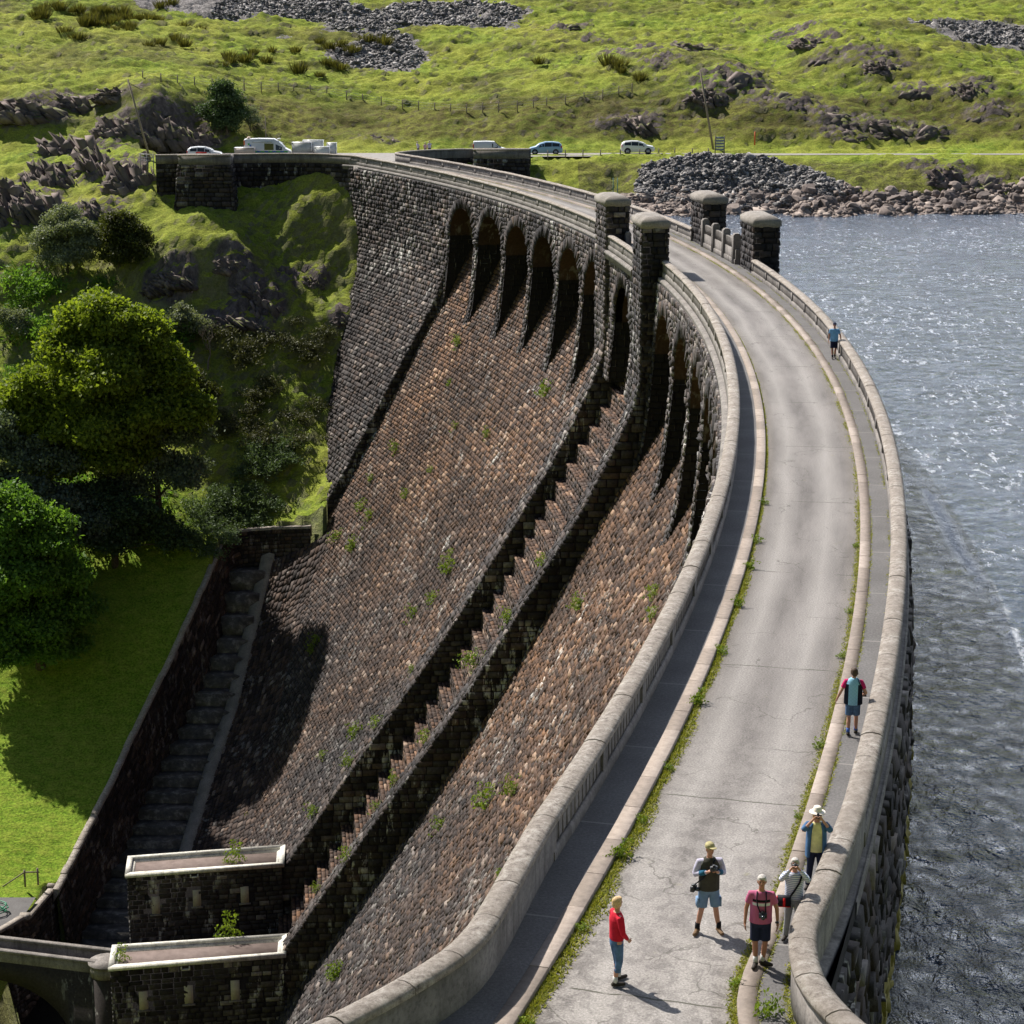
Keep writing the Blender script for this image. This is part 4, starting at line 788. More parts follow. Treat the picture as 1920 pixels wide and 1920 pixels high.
house('valve_house','far dark stone valve house with flat brown roof edged in white beside the channel steps',(-29.46,146.75),(-29.85,150.04),(-18.1,152.27),(-17.81,148.79),-47,-66,((.175,-49.05,-50.5),(.44,-48.75,-50.1),(.75,-48.75,-50.1)),5000)
house('valve_house','near dark stone valve house with flat white-edged roof at the end of the footbridge',(-27.95,131.95),(-28.31,135.25),(-16.32,137.09),(-16.11,134.05),-47.5,-66,((.18,-49.6,-51.),(.44,-49.4,-50.8),(.71,-49.3,-50.8)),5100)
# footbridge
br=empty('footbridge','narrow dark stone arched footbridge leading to the near valve house','bridge',(-34,140,-51))
A1,B1=np.array([-45.,143.9]),np.array([-29.3,140.0]); A2,B2=np.array([-45.,142.3]),np.array([-30.4,138.5]); mb=MB()
for A,B,s in ((A1,B1,1),(A2,B2,-1)):
    n=24; t=np.linspace(0,1,n); P_=A[None]*(1-t[:,None])+B[None]*t[:,None]; dn=np.array([0,.32*s])
    for (z0,z1,dd) in ((-51.1,-50.32,0),(-50.32,-50.18,.07)):
        G=np.stack([np.c_[P_-dn*dd/.32*1-0*P_,np.full(n,z0)],np.c_[P_-dn*dd/.32,np.full(n,z1)],np.c_[P_+dn+dn*dd/.32,np.full(n,z1)],np.c_[P_+dn+dn*dd/.32,np.full(n,z0)]],1); mb.grid(G)
put(mb,'parapet_wall',M['parapet'],br)
mb=MB(); n=40; t=np.linspace(0,1,n); P1=A1[None]*(1-t[:,None])+B1[None]*t[:,None]+np.array([0,.35]); P2=A2[None]*(1-t[:,None])+B2[None]*t[:,None]-np.array([0,.32])
s=np.clip((P1[:,0]+44)/12.5,0,1); zb=-57.2+4.6*np.sqrt(np.clip(1-((s-.5)/.5)**2,0,1)); zb=np.where((s<=0)|(s>=1),-66,zb); zt=np.full(n,-51.1)
G=np.stack([np.c_[P1,zb],np.c_[P1,zt],np.c_[P2,zt],np.c_[P2,zb],np.c_[P1,zb]],1); mb.grid(G,rnd=.35,tint=.05,lime=.8); put(mb,'arch_span',M['stone'],br)
mb=MB(); mb.tube([(-29.6,138.4,-66),(-29.6,138.4,-51.2)],1.15,20,rnd=.4,tint=.05,lime=.9); put(mb,'round_pier',M['stone'],br)
mb=MB(); mb.tube([(-29.6,138.4,-51.2),(-29.6,138.4,-50.35)],1.2,20); mb.tube([(-29.6,138.4,-50.35),(-29.6,138.4,-50.2)],1.32,20); put(mb,'pier_cap',M['parapet'],br)
# river wall below the yard
rwl=empty('river_wall','low dark stone wall with pale coping dropping from the field corner to the footbridge','wall',(-39,153,-55))
RWp=Path([(-38.9,162.2),(-39.2,158),(-39.6,153),(-40.4,147.5),(-42,143.6)],.6); rz=lambda d:np.interp(d,[0,RWp.L*.4,RWp.L*.45,RWp.L*.8,RWp.L],[-54.9,-54.3,-53.7,-52.2,-50.6])
mb=MB(); f=lambda p,q:path_at(RWp,p,-.2-q*.05,rz(p)-q); t=f(np.array([5.,6.,5.]),np.array([1.,1.,2.])); nn=np.cross(t[1]-t[0],t[2]-t[0]); fl=bool(nn[0]<0)
blocks(mb,f,.1,12,lambda q:(0,RWp.L),.42,.75,.08,flip=fl,tint=.15,lime=.3,seed=66); backing(mb,f,np.linspace(0,RWp.L,20),np.linspace(0,13,4),.05,flip=fl); put(mb,'wall_masonry',M['stone'],rwl)
mb=MB(); ds=np.linspace(0,RWp.L,40); pr=[(-.3,-.2),(-.3,.03),(.25,.03),(.25,-3)]; G=np.stack([RWp.at(ds,o,0)+np.array([0,0,1])*(rz(ds)+z)[:,None] for o,z in pr],1); mb.grid(G)
for k in (0,16): mb.box((*RWp.at(ds[k],0,0)[:2],float(rz(ds[k]))+.12),(.8,.8,.34)); 
put(mb,'coping',M['coping'],rwl)
# yard with a rail fence and a coiled hose
mb=MB(); mb.add([(-60,144,-54.1),(-40,144,-54.1),(-39.4,158.2,-54.1),(-60,158.2,-54.1)],[(0,1,2,3)]); mb.build('yard',M['walk'],kind='structure')
M['wood']=plain('weathered_timber',(.24,.20,.165),.9,.1,var=.3,sc=9); M['wire']=plain('galvanised_wire',(.25,.25,.25),.5,.5)
fe=empty('rail_fence','short broken timber rail fence at the bottom corner of the green field','fence',(-42,160,-54.3))
for x,y in ((-45.6,160.3),(-43.2,159.9),(-40.9,160.9),(-39.9,161.3)): mb=MB(); mb.box((x,y,-53.6),(.14,.14,1.5)); put(mb,'post',M['wood'],fe)
mb=MB(); mb.tube([(-40.9,160.8,-53.0),(-42.6,160.1,-54.0)],.06,6); mb.tube([(-40.9,160.8,-53.0),(-39.7,161.2,-53.15)],.06,6); mb.tube([(-43.2,159.8,-53.6),(-47,160.4,-53.9)],.03,5); put(mb,'rail',M['wood'],fe)
M['green_hose']=plain('green_hose',(.02,.22,.12),.5,.5); mb=MB(); rs=random.Random(2); pts=[(-41.9+math.cos(k*.7)*(.8+rs.uniform(-.2,.2)),155.2+math.sin(k*.7)*(.7+rs.uniform(-.2,.2)),-54.0+.02*k) for k in range(34)]
mb.tube(pts,.05,6); mb.build('hose',M['green_hose'],label='green hose coiled on the yard beside the river wall',cat='hose')
# ---------------------------------------------------------------- vegetation
def leafm(name,a,b,tr=.35,rough=.6):
    m=NM(name,rough,.25); c=m.ramp(m.attr('rnd'),[(0,a),(1,b)]); m.col(c); t=m.n('BsdfTranslucent'); m.L(m.mix(1,c,(1.1,1.15,.5),'MULTIPLY'),t.inputs[0]); x=m.n('MixShader'); x.inputs[0].default_value=tr; m.L(m.b.outputs[0],x.inputs[1]); m.L(t.outputs[0],x.inputs[2])
    out=[n for n in m.t.nodes if n.type=='OUTPUT_MATERIAL'][0]; m.L(x.outputs[0],out.inputs[0]); return m.m
M['syc']=leafm('sycamore_leaves',(.04,.085,.015),(.34,.40,.05),.5); M['dark']=leafm('dark_evergreen_leaves',(.025,.05,.025),(.10,.15,.065),.3); M['willow']=leafm('willow_leaves',(.09,.115,.065),(.33,.36,.25),.3)
M['green']=leafm('broad_green_leaves',(.05,.13,.025),(.22,.36,.065),.48); M['olive']=leafm('olive_leaves',(.035,.045,.014),(.10,.11,.03)); M['fern']=leafm('bracken_fronds',(.05,.085,.035),(.16,.22,.12),.3); M['heath']=leafm('heather_sprigs',(.045,.055,.022),(.13,.13,.06),.2)
M['rush']=leafm('rush_blades',(.05,.052,.015),(.17,.155,.05),.3); M['grassb']=leafm('grass_blades',(.15,.18,.025),(.36,.34,.07),.35); M['weed']=leafm('weed_leaves',(.07,.13,.015),(.26,.33,.04),.35); M['bark']=plain('bark',(.09,.075,.06),.95,.1,var=.35,sc=4)
def leaves(cent,per,spread,size,seed,asp=.7,flat=.35):
    rs=np.random.RandomState(seed); k=len(cent)*per; c=np.repeat(cent,per,0)+rs.normal(0,1,(k,3))*spread*np.array([1,1,.7]); a=rs.normal(0,1,(k,3)); a/=np.linalg.norm(a,axis=1)[:,None]; b=np.cross(a,rs.normal(0,1,(k,3))+np.array([0,0,.01])); b/=np.linalg.norm(b,axis=1)[:,None]
    s=size*rs.uniform(.55,1.3,(k,1))/2; V=np.stack([c-a*s,c-b*s*asp,c+a*s,c+b*s*asp],1); r=np.repeat(np.clip(rs.beta(2,2.4,len(cent)),0,1),per)*.6+rs.rand(k)*.4; return V.reshape(-1,3),np.repeat(r,4)
def crown_mesh(name,lobes,dens,per,spread,size,seed):
    rs=np.random.RandomState(seed); C=[]; L2=[]
    for x,y,z,r in lobes:
        L2.append((x,y,z,r*.72))
        for k in range(int(4+r*1.6)):
            d=rs.normal(0,1,3); d/=np.linalg.norm(d); d[2]=abs(d[2])*.9-.15; L2.append((x+d[0]*r*.8,y+d[1]*r*.8,z+d[2]*r*.75,r*rs.uniform(.24,.42)))
    for x,y,z,r in L2:
        n=int(dens*r*r*.62)+2; d=rs.normal(0,1,(n,3)); d/=np.linalg.norm(d,axis=1)[:,None]; d[:,2]=np.where(d[:,2]<-.3,-d[:,2]*.6,d[:,2]); rad=r*(rs.uniform(.5,1.05,(n,1))**.55)*(1+.5*fbm(d[:,0]*2.2+x,d[:,2]*2.2+d[:,1]*1.7+z,3,seed))[:,None]
        C.append(np.array([x,y,z])+d*rad*np.array([1,1,.85]))
    C=np.concatenate(C); V,r=leaves(C,per,spread,size,seed+1); n=len(V)//4; return mkmesh(name,V,np.arange(n*4),[4]*n,{'rnd':('POINT',r)})
def trunk_mesh(name,h,r0,lobes,seed):
    mb=MB(); rs=random.Random(seed); top=max(l[2] for l in lobes); mb.tube([(0,0,-1.),(rs.uniform(-.2,.2),0,h*.35),(rs.uniform(-.3,.3),0,top*.6),(lobes[0][0]*.7,lobes[0][1]*.7,top)],[r0*1.3,r0,r0*.6,.06],9)
    for x,y,z,r in lobes: z0=min(h*.3+z*.25,z*.7); mb.tube([(0,0,z0),(x*.5,y*.5,(z0+z)/2+.3),(x,y,z)],[r0*.42,r0*.26,.05],6)
    me=mkmesh(name,np.concatenate(mb.v),mb.l,mb.n,smooth=True); return me
def tree(name,label,cat,loc,lobes,mat,dens=26,per=22,spread=.45,size=.42,seed=1,r0=.35,group=None,trunk=True):
    e=empty(name,label,cat,loc,group=group); link('crown',crown_mesh('crown',lobes,dens,per,spread,size,seed),M[mat],e)
    if trunk: link('trunk',trunk_mesh('trunk',max(l[2] for l in lobes)*.5,r0,lobes,seed),M['bark'],e)
    return e
def gz(x,y): return float(tps(np.array([x]),np.array([y]))[0])
def gp(px,py,sink=.2): x,y,z=ground_px(px,py); return (x,y,z-sink)
def atD(px,D): 
    x=(px-960)/FPX*D*1.0; return x
def gD(px,D,sink=.3): x=atD(px,D)*1.0; x=x*(math.cos(PITCH)+.25*math.sin(PITCH)) if False else x; return (x,D,gz(x,D)-sink)
M['silver']=leafm('silvery_dark_leaves',(.045,.07,.045),(.27,.32,.22),.3,.5)
tree('sycamore_tree','tallest broad sycamore with sunlit yellow-green top in the gorge left of the dam','tree',gp(225,1000),[(-1.2,0,21.5,3.6),(1.6,1,19.6,3.8),(-3.6,0,18,3.9),(4.2,1,15.8,3.8),(-6.3,-1,14.4,4.),(-.8,-2,16,4.6),(6.2,-.5,12.2,3.6),(1.5,-2.5,11.5,4.6),(-8.3,-1,11,3.6),(-4.2,-2,11.5,4.2),(.5,-1,8,4.),(-5,-1,7.5,3.8)],'syc',dens=34,per=26,spread=.5,size=.44,seed=11,r0=.55)
tree('green_tree','rounded bright green tree at the left edge beside the mown field','tree',gp(75,1250),[(-2.8,0,14.6,3.8),(0.2,0,12.6,3.8),(-5,0,10.5,4.4),(2.4,0,8.6,3.2),(-1.5,-2,9,4.4),(3.8,-.5,5.4,2.6),(-4,-2,5.6,4.),(.6,-2,4.6,3.6),(-2,-3,2.5,3.6),(2.6,-2,2.4,2.8)],'green',dens=32,per=26,spread=.42,size=.42,seed=23,r0=.4)
tree('silver_tree','dark tree with silvery leaves at the left edge below the tall sycamore','tree',gp(55,1060),[(-2,0,12.5,3.8),(1.8,0,10.6,3.8),(-4.,-1,8,4.),(0,-2,7,4.2),(4,-1,6.4,3.4),(2,-2,3.6,3.4),(-3,-2,3.4,3.4),(5.5,-1,3.6,3.2),(7.5,-1,5.,3.)],'silver',dens=32,per=22,spread=.45,size=.36,seed=31)
tree('silver_tree','silvery-leaved tree in front of the right half of the sycamore','tree',gp(300,985),[(0,0,12,2.9),(-2.6,0,9.6,3.2),(2.4,0,9,2.8),(-1,-1,6.4,3.4),(2.4,-.5,5,2.8),(-3.4,-1,4,2.8)],'silver',dens=32,per=22,spread=.42,size=.34,seed=41)
tree('dark_tree','low spreading dark tree at the top corner of the mown field','tree',gp(215,1060),[(-2,0,6.2,3.4),(2,-1,4.8,3.2),(-5,0,5,3.),(0,-2,3.,2.6),(4.6,0,3.4,2.4),(6.5,0,2.4,1.8)],'dark',dens=30,per=22,spread=.4,size=.36,seed=37)
tree('green_tree','small loose olive-green tree between the tall sycamore and the slope shrubs','tree',gp(355,790),[(0,0,4.6,2.),(1.6,0,3,1.7),(-1.5,0,3.,1.8)],'olive',dens=34,per=20,spread=.36,size=.3,seed=145)
tree('willow_bush','pale grey-green willow bush on the rocky slope left of the gorge','bush',gp(130,520),[(0,0,5.6,3.),(-2.,0,4.,2.6),(1.8,0,4,2.4),(0,-1,2.4,2.8)],'willow',dens=60,per=22,spread=.3,size=.26,seed=43,r0=.15)
tree('olive_bush','dark olive bush growing against the pale willow','bush',gp(225,520),[(0,0,5.2,2.7),(2.1,0,3.8,2.2),(-1,0,3.4,2.3),(.6,-1,2.2,2.4)],'olive',dens=55,per=20,spread=.32,size=.27,seed=47,r0=.15)
tree('dark_bush_tree','dense dark tree on the crag behind the parked ambulance','tree',gp(425,268),[(-.3,0,6.6,1.6),(0,0,5,2.3),(-1.5,0,3.6,2.2),(1.3,0,3.2,2.1),(0,-1,2.2,2.4)],'dark',dens=50,per=22,spread=.32,size=.3,seed=53,r0=.2)
tree('willow_bush','small grey-green willow growing beside the dark tree on the crag','bush',gp(468,250),[(0,0,2.8,1.4),(.5,0,1.6,1.2)],'willow',dens=60,per=18,spread=.25,size=.24,seed=54,r0=.1)
tree('willow_bush','silvery willow bush just right of the tall sycamore crown','bush',gp(345,650),[(0,0,3.2,2.),(1.3,0,2,1.7),(-1.2,0,2.,1.6)],'willow',dens=55,per=20,spread=.3,size=.26,seed=59,r0=.12)
tree('willow_bush','pale bush half out of frame at the left edge above the dark tree','bush',gp(20,640),[(0,0,2.4,1.8),(1,0,1.5,1.5)],'willow',dens=50,per=20,spread=.3,size=.26,seed=60,r0=.12)
# leafless tree
def bare(loc):
    e=empty('bare_tree','small leafless twisted tree on the slope right of the sycamore','tree',loc); mb=MB(); rs=random.Random(8)
    def br_(p,d,L,r,k):
        q=p+d*L; mb.tube([p,(p+q)/2+Vector((rs.uniform(-.1,.1),0,rs.uniform(0,.1)))*L,q],[r,r*.8,r*.6],5,cap=False)
        if k>0:
            for _ in range(rs.choice((2,3))): br_(q,(d+Vector((rs.uniform(-.8,.8),rs.uniform(-.8,.8),rs.uniform(-.1,.7)))).normalized(),L*.72,r*.58,k-1)
    br_(Vector((0,0,-.3)),Vector((.2,0,1)).normalized(),1.7,.13,5); me=mkmesh('branches',np.concatenate(mb.v),mb.l,mb.n); link('branches',me,M['wood'],e)
bare(gp(390,690))
def clones(name,meshes,mat,spots,labelf,cat,group,smin=.7,smax=1.3,seed=1,sink=0.,tilt=None):
    rs=random.Random(seed)
    for i,(x,y,z) in enumerate(spots):
        o=bpy.data.objects.new(name,meshes[i%len(meshes)]); COL.objects.link(o); 
        if not meshes[i%len(meshes)].materials: meshes[i%len(meshes)].materials.append(mat)
        s=rs.uniform(smin,smax); o.location=(x,y,z-sink); o.scale=(s,s,s*rs.uniform(.8,1.2)); o.rotation_euler=(0,0,rs.uniform(0,6.28)); o['label']=labelf; o['category']=cat; o['group']=group
def bladeclump(n,h,r,w,seed,lean=.5):
    rs=np.random.RandomState(seed); a=rs.uniform(0,6.28,n); rr=r*np.sqrt(rs.rand(n)); b=np.stack([rr*np.cos(a),rr*np.sin(a),np.full(n,-.05)],-1); hh=h*rs.uniform(.5,1.1,n); t=b+np.stack([np.cos(a)*rr*lean+rs.normal(0,.12*h,n),np.sin(a)*rr*lean+rs.normal(0,.12*h,n),hh],-1); s=np.stack([-np.sin(a),np.cos(a),0*a],-1)*w/2; m_=(b+t)/2+np.array([0,0,.05*h])
    V=np.stack([b-s,b+s,m_+s*.8,t,m_-s*.8],1).reshape(-1,3); return mkmesh('clump',V,np.arange(5*n),[5]*n,{'rnd':('POINT',np.repeat(rs.rand(n),5))})
rush=[bladeclump(140,1.15,.6,.09,k,1.) for k in range(3)]
rs=random.Random(5); sp=[]
for px,py in ((70,22),(100,18),(150,25),(180,32),(200,28),(165,45),(205,45),(240,35),(260,40),(280,42),(295,40),(112,70),(137,78),(300,15),(322,15),(345,57),(377,60),(300,82),(330,78),(347,85),(430,108),(432,115),(392,125),(460,118),(500,118),(272,92),(475,100),(510,95),(555,95),(600,85),(618,88),(640,90),(660,100),(690,80),(418,122),(245,58),(610,125),(625,127),(640,128),(600,140),(560,140),(720,90),(68,35),(215,62),(1160,265/2),(1140,120),(1165,140),(1010,120),(1200,150)):
    for _ in range(3 if py<60 and px<290 else 1): sp.append(gp(px+rs.uniform(-14,14) if px<290 else px,py+rs.uniform(-4,4),.05))
clones('rush_tussock',rush,M['rush'],sp,'brown-green rush tussock on the sunlit grassy hillside','tussock','rush tussocks on the hill',.8,1.5,3)
fern=[mkmesh('fern',*(lambda V,r:(V,np.arange(len(V)),[4]*(len(V)//4),{'rnd':('POINT',r)}))(*leaves(np.random.RandomState(k).normal(0,1,(60,3))*np.array([.65,.65,.3])+np.array([0,0,.45]),14,.18,.26,k+5,.35))) for k in range(3)]
sp=[]
for _ in range(60):
    px,py=rs.choice(((470,900,50,35),(430,950,60,25),(510,870,30,25),(400,990,50,12),(480,960,30,25),(380,960,40,30),(540,870,20,25)))[:4][:2],0; 
    q=px; sp.append(gp(q[0]+rs.gauss(0,26),q[1]+rs.gauss(0,20),.1))
clones('bracken_clump',fern,M['fern'],sp,'pale green bracken clump on the slope above the basin wall','bracken','bracken above the basin wall',.7,1.4,7)
sp=[gp(rs.choice((430,470,520,400,560,480,440))+rs.gauss(0,28),rs.choice((660,700,740,790,830,640,770))+rs.gauss(0,18),.15) for _ in range(34)]
clones('heather_clump',fern,M['heath'],sp,'grey-green heather clump on the rough slope beside the dam','heather','heather on the slope beside the dam',.7,1.5,9)
fern2=[f.copy() for f in fern]
for f in fern2: f.materials.clear()
sp=[gp(rs.uniform(15,340),rs.choice((560,620,640,700,1000,960))+rs.gauss(0,18),.1) for _ in range(40)]
clones('green_shrub',fern2,M['green'],sp,'low dark green shrub under the trees in the gorge','shrub','undergrowth in the gorge',1.,2.2,10)
# heather meshes need their own material
for o in list(bpy.data.objects):
    if o.name.startswith('heather_clump'):
        k=o.data.name+'_h'; me=bpy.data.meshes.get(k)
        if me is None: me=o.data.copy(); me.name=k; me.materials.clear(); me.materials.append(M['heath'])
        o.data=me
# grass growing in the road edges (uncountable)
def fringe(n,seed,side):
    rs=np.random.RandomState(seed); V=[];R=[]
    al=-17.6+43.5*rs.rand(n*4)**(1.9); cl=fbm(al*3.1+seed,al*0,4,seed)*.5+.5; near=np.clip((-6-al)/9,0,1)
    keep=rs.rand(n*4)<np.clip(cl*1.3-.38+(near*.75 if side<0 else near*.25),0,1); al=al[keep][:n]; near=near[keep][:n]; n=len(al)
    wdt=(.05+.30*near*rs.rand(n)*fbm(al*2.3,al*0+3,3,seed+2).__add__(1)*.8) if side<0 else (.04+.16*rs.rand(n)); 
    if side<0: u=rs.rand(n)*wdt+.01; z0=0.
    elif side==1: u=np.interp(al,aa,ru)-rs.rand(n)*wdt-.01; z0=0.
    elif side==2: u=np.interp(al,aa,wu)-.23-np.abs(rs.normal(0,.04,n)); z0=KH-.015
    else: u=np.interp(al,aa,ru)+.345+np.abs(rs.normal(0,.02,n)); z0=KH-.015
    b=P3(al,u,z0); h=(.02+.05*rs.rand(n))*(1.3 if side<0 else .8); t=b+np.stack([rs.normal(0,.05,n),rs.normal(0,.05,n),h],-1); s=rs.normal(0,1,(n,3))*np.array([1,1,0]); s/=np.linalg.norm(s,axis=1)[:,None]; s*=.02
    V=np.stack([b-s,b+s,t],1).reshape(-1,3); return V,np.repeat(np.clip(rs.rand(n),0,1),3)
A=[fringe(26000,1,-1),fringe(15000,2,1),fringe(5000,3,2),fringe(4000,4,3)]; V=np.concatenate([a[0] for a in A]); R=np.concatenate([a[1] for a in A])
link('grass',mkmesh('grass',V,np.arange(len(V)),[3]*(len(V)//3),{'rnd':('POINT',R)}),M['grassb'],kind='stuff',label='grass and moss growing along the kerbs of the dam road')
weedm=[mkmesh('weed',*(lambda V,r:(V,np.arange(len(V)),[4]*(len(V)//4),{'rnd':('POINT',r)}))(*leaves(np.random.RandomState(k).normal(0,1,(26,3))*np.array([.12,.12,.1])+np.array([0,0,.14]),9,.05,.085,k+5,.55))) for k in range(3)]
rs=random.Random(12); sp=[]
for a in (-16.6,-15.9,-15.2,-14.6,-13.9,-13.1,-12.2,-11.5,-10.6,-9.9,-8.8): sp.append(tuple(P3(a+rs.uniform(-.2,.2),.12,.0)))
clones('kerb_weed',weedm,M['weed'],sp,'bright green weed growing at the road side of the left kerb','weed','weeds along the left kerb',.45,.95,4)
sp=[tuple(P3(a+rs.uniform(-.2,.2),3.33,.0)) for a in (-16.2,-15.3,-14.5,-13.5,-12.4,-11.2,-10)]
clones('kerb_weed',weedm,M['weed'],sp,'bright green weed growing at the road side of the right kerb','weed','weeds along the right kerb',.4,.7,5)
o=link('ragwort_bush',weedm[0].copy(),label='leafy green bush growing at the foot of the parapet behind the man in pink',cat='bush',loc=tuple(P3(-16.36,4.1,KH))); o.scale=(.8,.8,1.2)
# weeds rooted in the spillway masonry
def onS(a,z,T=None): return tuple(P3(a,float(uS(z))-.05,z))
sp=[]; 
for k in range(46):
    far=rs.random()<.55; a=rs.uniform(8.6,19.2) if far else rs.uniform(-7,3.8); sp.append(onS(a,-rs.uniform(14,55)))
big=[mkmesh('weed',*(lambda V,r:(V,np.arange(len(V)),[4]*(len(V)//4),{'rnd':('POINT',r)}))(*leaves(np.random.RandomState(k).normal(0,1,(34,3))*np.array([.22,.22,.28])+np.array([-.12,0,.3]),9,.09,.14,k+5,.5))) for k in range(3)]
clones('wall_weed',big,M['weed'],sp,'yellow-green weed rooted between the stones of the spillway face','weed','weeds on the spillway face',.7,1.7,8)
sp=[tuple(P3(A_TA+rs.uniform(.1,.8),float(uT(z))-.05,z)) for z in (-20,-24,-28,-33,-36,-38,-41,-44)]+[tuple(P3(A_TC+rs.uniform(.1,.8),float(uT(z))-.05,z)) for z in (-33,-37,-40,-44)]
clones('wall_weed',big,M['weed'],sp,'yellow-green weed on top of a training wall beside the stepped chute','weed','weeds on the training walls',.7,1.6,8)
for lb,(x,y,z),s in (('leafy sapling sprouting from the near valve house roof',(-20.3,137.0,-47.8),2.5),('small weed at the left end of the near valve house roof',(-27.4,133.4,-47.8),1.6),('weeds on the middle of the far valve house roof',(-21.5,149.6,-47.3),2.2)):
    o=link('roof_weed',big[0].copy(),M['weed'],label=lb,cat='weed',loc=(x,y,z)); o.data.materials.clear(); o.data.materials.append(M['weed']); o.scale=(s*.7,s*.5,s)
ob=bpy.data.objects['ragwort_bush']; ob.data.materials.clear(); ob.data.materials.append(M['weed'])
# ---------------------------------------------------------------- rocks
def rockmat():
    m=NM('crag_rock',.9,.2); n=m.noise(1.1,6,.7,co=m.co((1,1,.6),rot=(.4,.3,0))); r=m.attr('rnd'); c=m.ramp(n,[(.3,(.05,.042,.042)),(.5,(.13,.105,.10)),(.72,(.27,.225,.205))]); c=m.mix(1,c,m.ramp(r,[(0,.7),(1,1.3)]),'MULTIPLY')
    g=m.n('NewGeometry'); s=m.n('SeparateXYZ'); m.L(g.outputs['Normal'],s.inputs[0]); gf=m.math('MULTIPLY',m.ramp(s.outputs[2],[(.72,0.),(.88,1.)]),m.ramp(m.noise(.9,3),[(.45,0.),(.55,1.)])); c=m.mix(m.math('MULTIPLY',gf,.75),c,(.12,.15,.025)); m.col(c); m.bump(n,.7,.15); return m.m
M['crag']=rockmat()
bm_=NM('shore_boulder',.9,.2); bn=bm_.noise(2.,5,.7); bm_.col(bm_.mix(1,bm_.ramp(bm_.attr('rnd'),[(0,(.13,.11,.105)),(.5,(.25,.205,.185)),(1,(.40,.34,.30))]),bm_.ramp(bn,[(.3,.7),(.7,1.2)]),'MULTIPLY')); bm_.bump(bn,.5,.05); M['boulder']=bm_.m
sm=NM('slate_slab',.75,.35); sm.col(sm.ramp(sm.attr('rnd'),[(0,(.05,.048,.052)),(.5,(.17,.162,.163)),(1,(.55,.52,.50))])); M['slate']=sm.m
def chunk(c,d,R,rs,jit=.22):
    """irregular block: 8 jittered corners, rotation matrix R"""
    x,y,z=d[0]/2,d[1]/2,d[2]/2; p=np.array([(-x,-y,-z),(x,-y,-z),(x,y,-z),(-x,y,-z),(-x,-y,z),(x,-y,z),(x,y,z),(-x,y,z)])*(1+rs.uniform(-jit,jit,(8,3))); p[4:,:2]*=rs.uniform(.5,.95); return p@R.T+np.array(c)
def rotm(a,b,c): 
    from mathutils import Euler
    return np.array(Euler((a,b,c)).to_matrix())
def crag(seed,n=22):
    rs=np.random.RandomState(seed); mb=MB(); dip=rs.uniform(.5,.9); 
    for k in range(n):
        a=rs.uniform(0,6.28); q=math.sqrt(rs.rand())*.95; x,y=q*math.cos(a),q*math.sin(a); h=(1-q*q)*rs.uniform(.55,1.05)+.12; w=rs.uniform(.25,.55)
        mb.hexa(chunk((x,y,h*.38),(w*.8,w*.7,h*1.15),rotm(rs.normal(0,.12)-.15,dip*.8+rs.normal(0,.12),rs.normal(.2,.25)),rs).tolist(),rnd=float(rs.rand()))
    me=mkmesh('crag',np.concatenate(mb.v),mb.l,mb.n,{'rnd':('POINT',mb.a['rnd'])}); return me
def slabs(seed,n=110):
    rs=np.random.RandomState(seed); mb=MB()
    for k in range(n):
        a=rs.uniform(0,6.28); q=math.sqrt(rs.rand()); x,y=q*math.cos(a),q*math.sin(a); h=(1.1-q*q)*rs.uniform(.6,1.1)
        mb.hexa(chunk((x,y,h*.25),(rs.uniform(.10,.26),rs.uniform(.16,.42),h*1.05+.3),rotm(rs.normal(.12,.14),-.55+rs.normal(0,.12),rs.normal(.25,.35)),rs,.30).tolist(),rnd=float(rs.rand()))
    return mkmesh('crag',np.concatenate(mb.v),mb.l,mb.n,{'rnd':('POINT',mb.a['rnd'])})
crags=[crag(900+k,30) for k in range(7)]; slabm=[slabs(950+k) for k in range(5)]
for c in slabm: c.materials.append(M['crag'])
for c in crags: c.materials.append(M['crag'])
rs=random.Random(3)
for i,(((cx,cy,cz),rx,ry,h),(px,py,*_)) in enumerate(zip(RK,ROCKS)):
    o=bpy.data.objects.new('rock_outcrop',slabm[i%5] if px<600 or i%3==0 else crags[i%7]); COL.objects.link(o); o.location=(cx,cy,cz-.5*h-.1); o.scale=(rx*1.05,ry*1.1,h*.95); o.rotation_euler=(rs.uniform(-.1,.1),rs.uniform(-.1,.1),rs.uniform(-.35,.35)); o['category']='rock'
    reg=('crag of tilted brown rock among grass left of the car park','crags left of the car park') if px<420 and py<420 else ('dark rock rib in the grass of the gorge beside the dam','rock ribs in the gorge') if px<650 else ('dark outcrop of broken rock on the bank by the shore','rocks on the shore bank') if py>290 else ('grey rock outcrop on the green hillside above the lane','outcrops on the hillside')
    o['label'],o['group']=reg
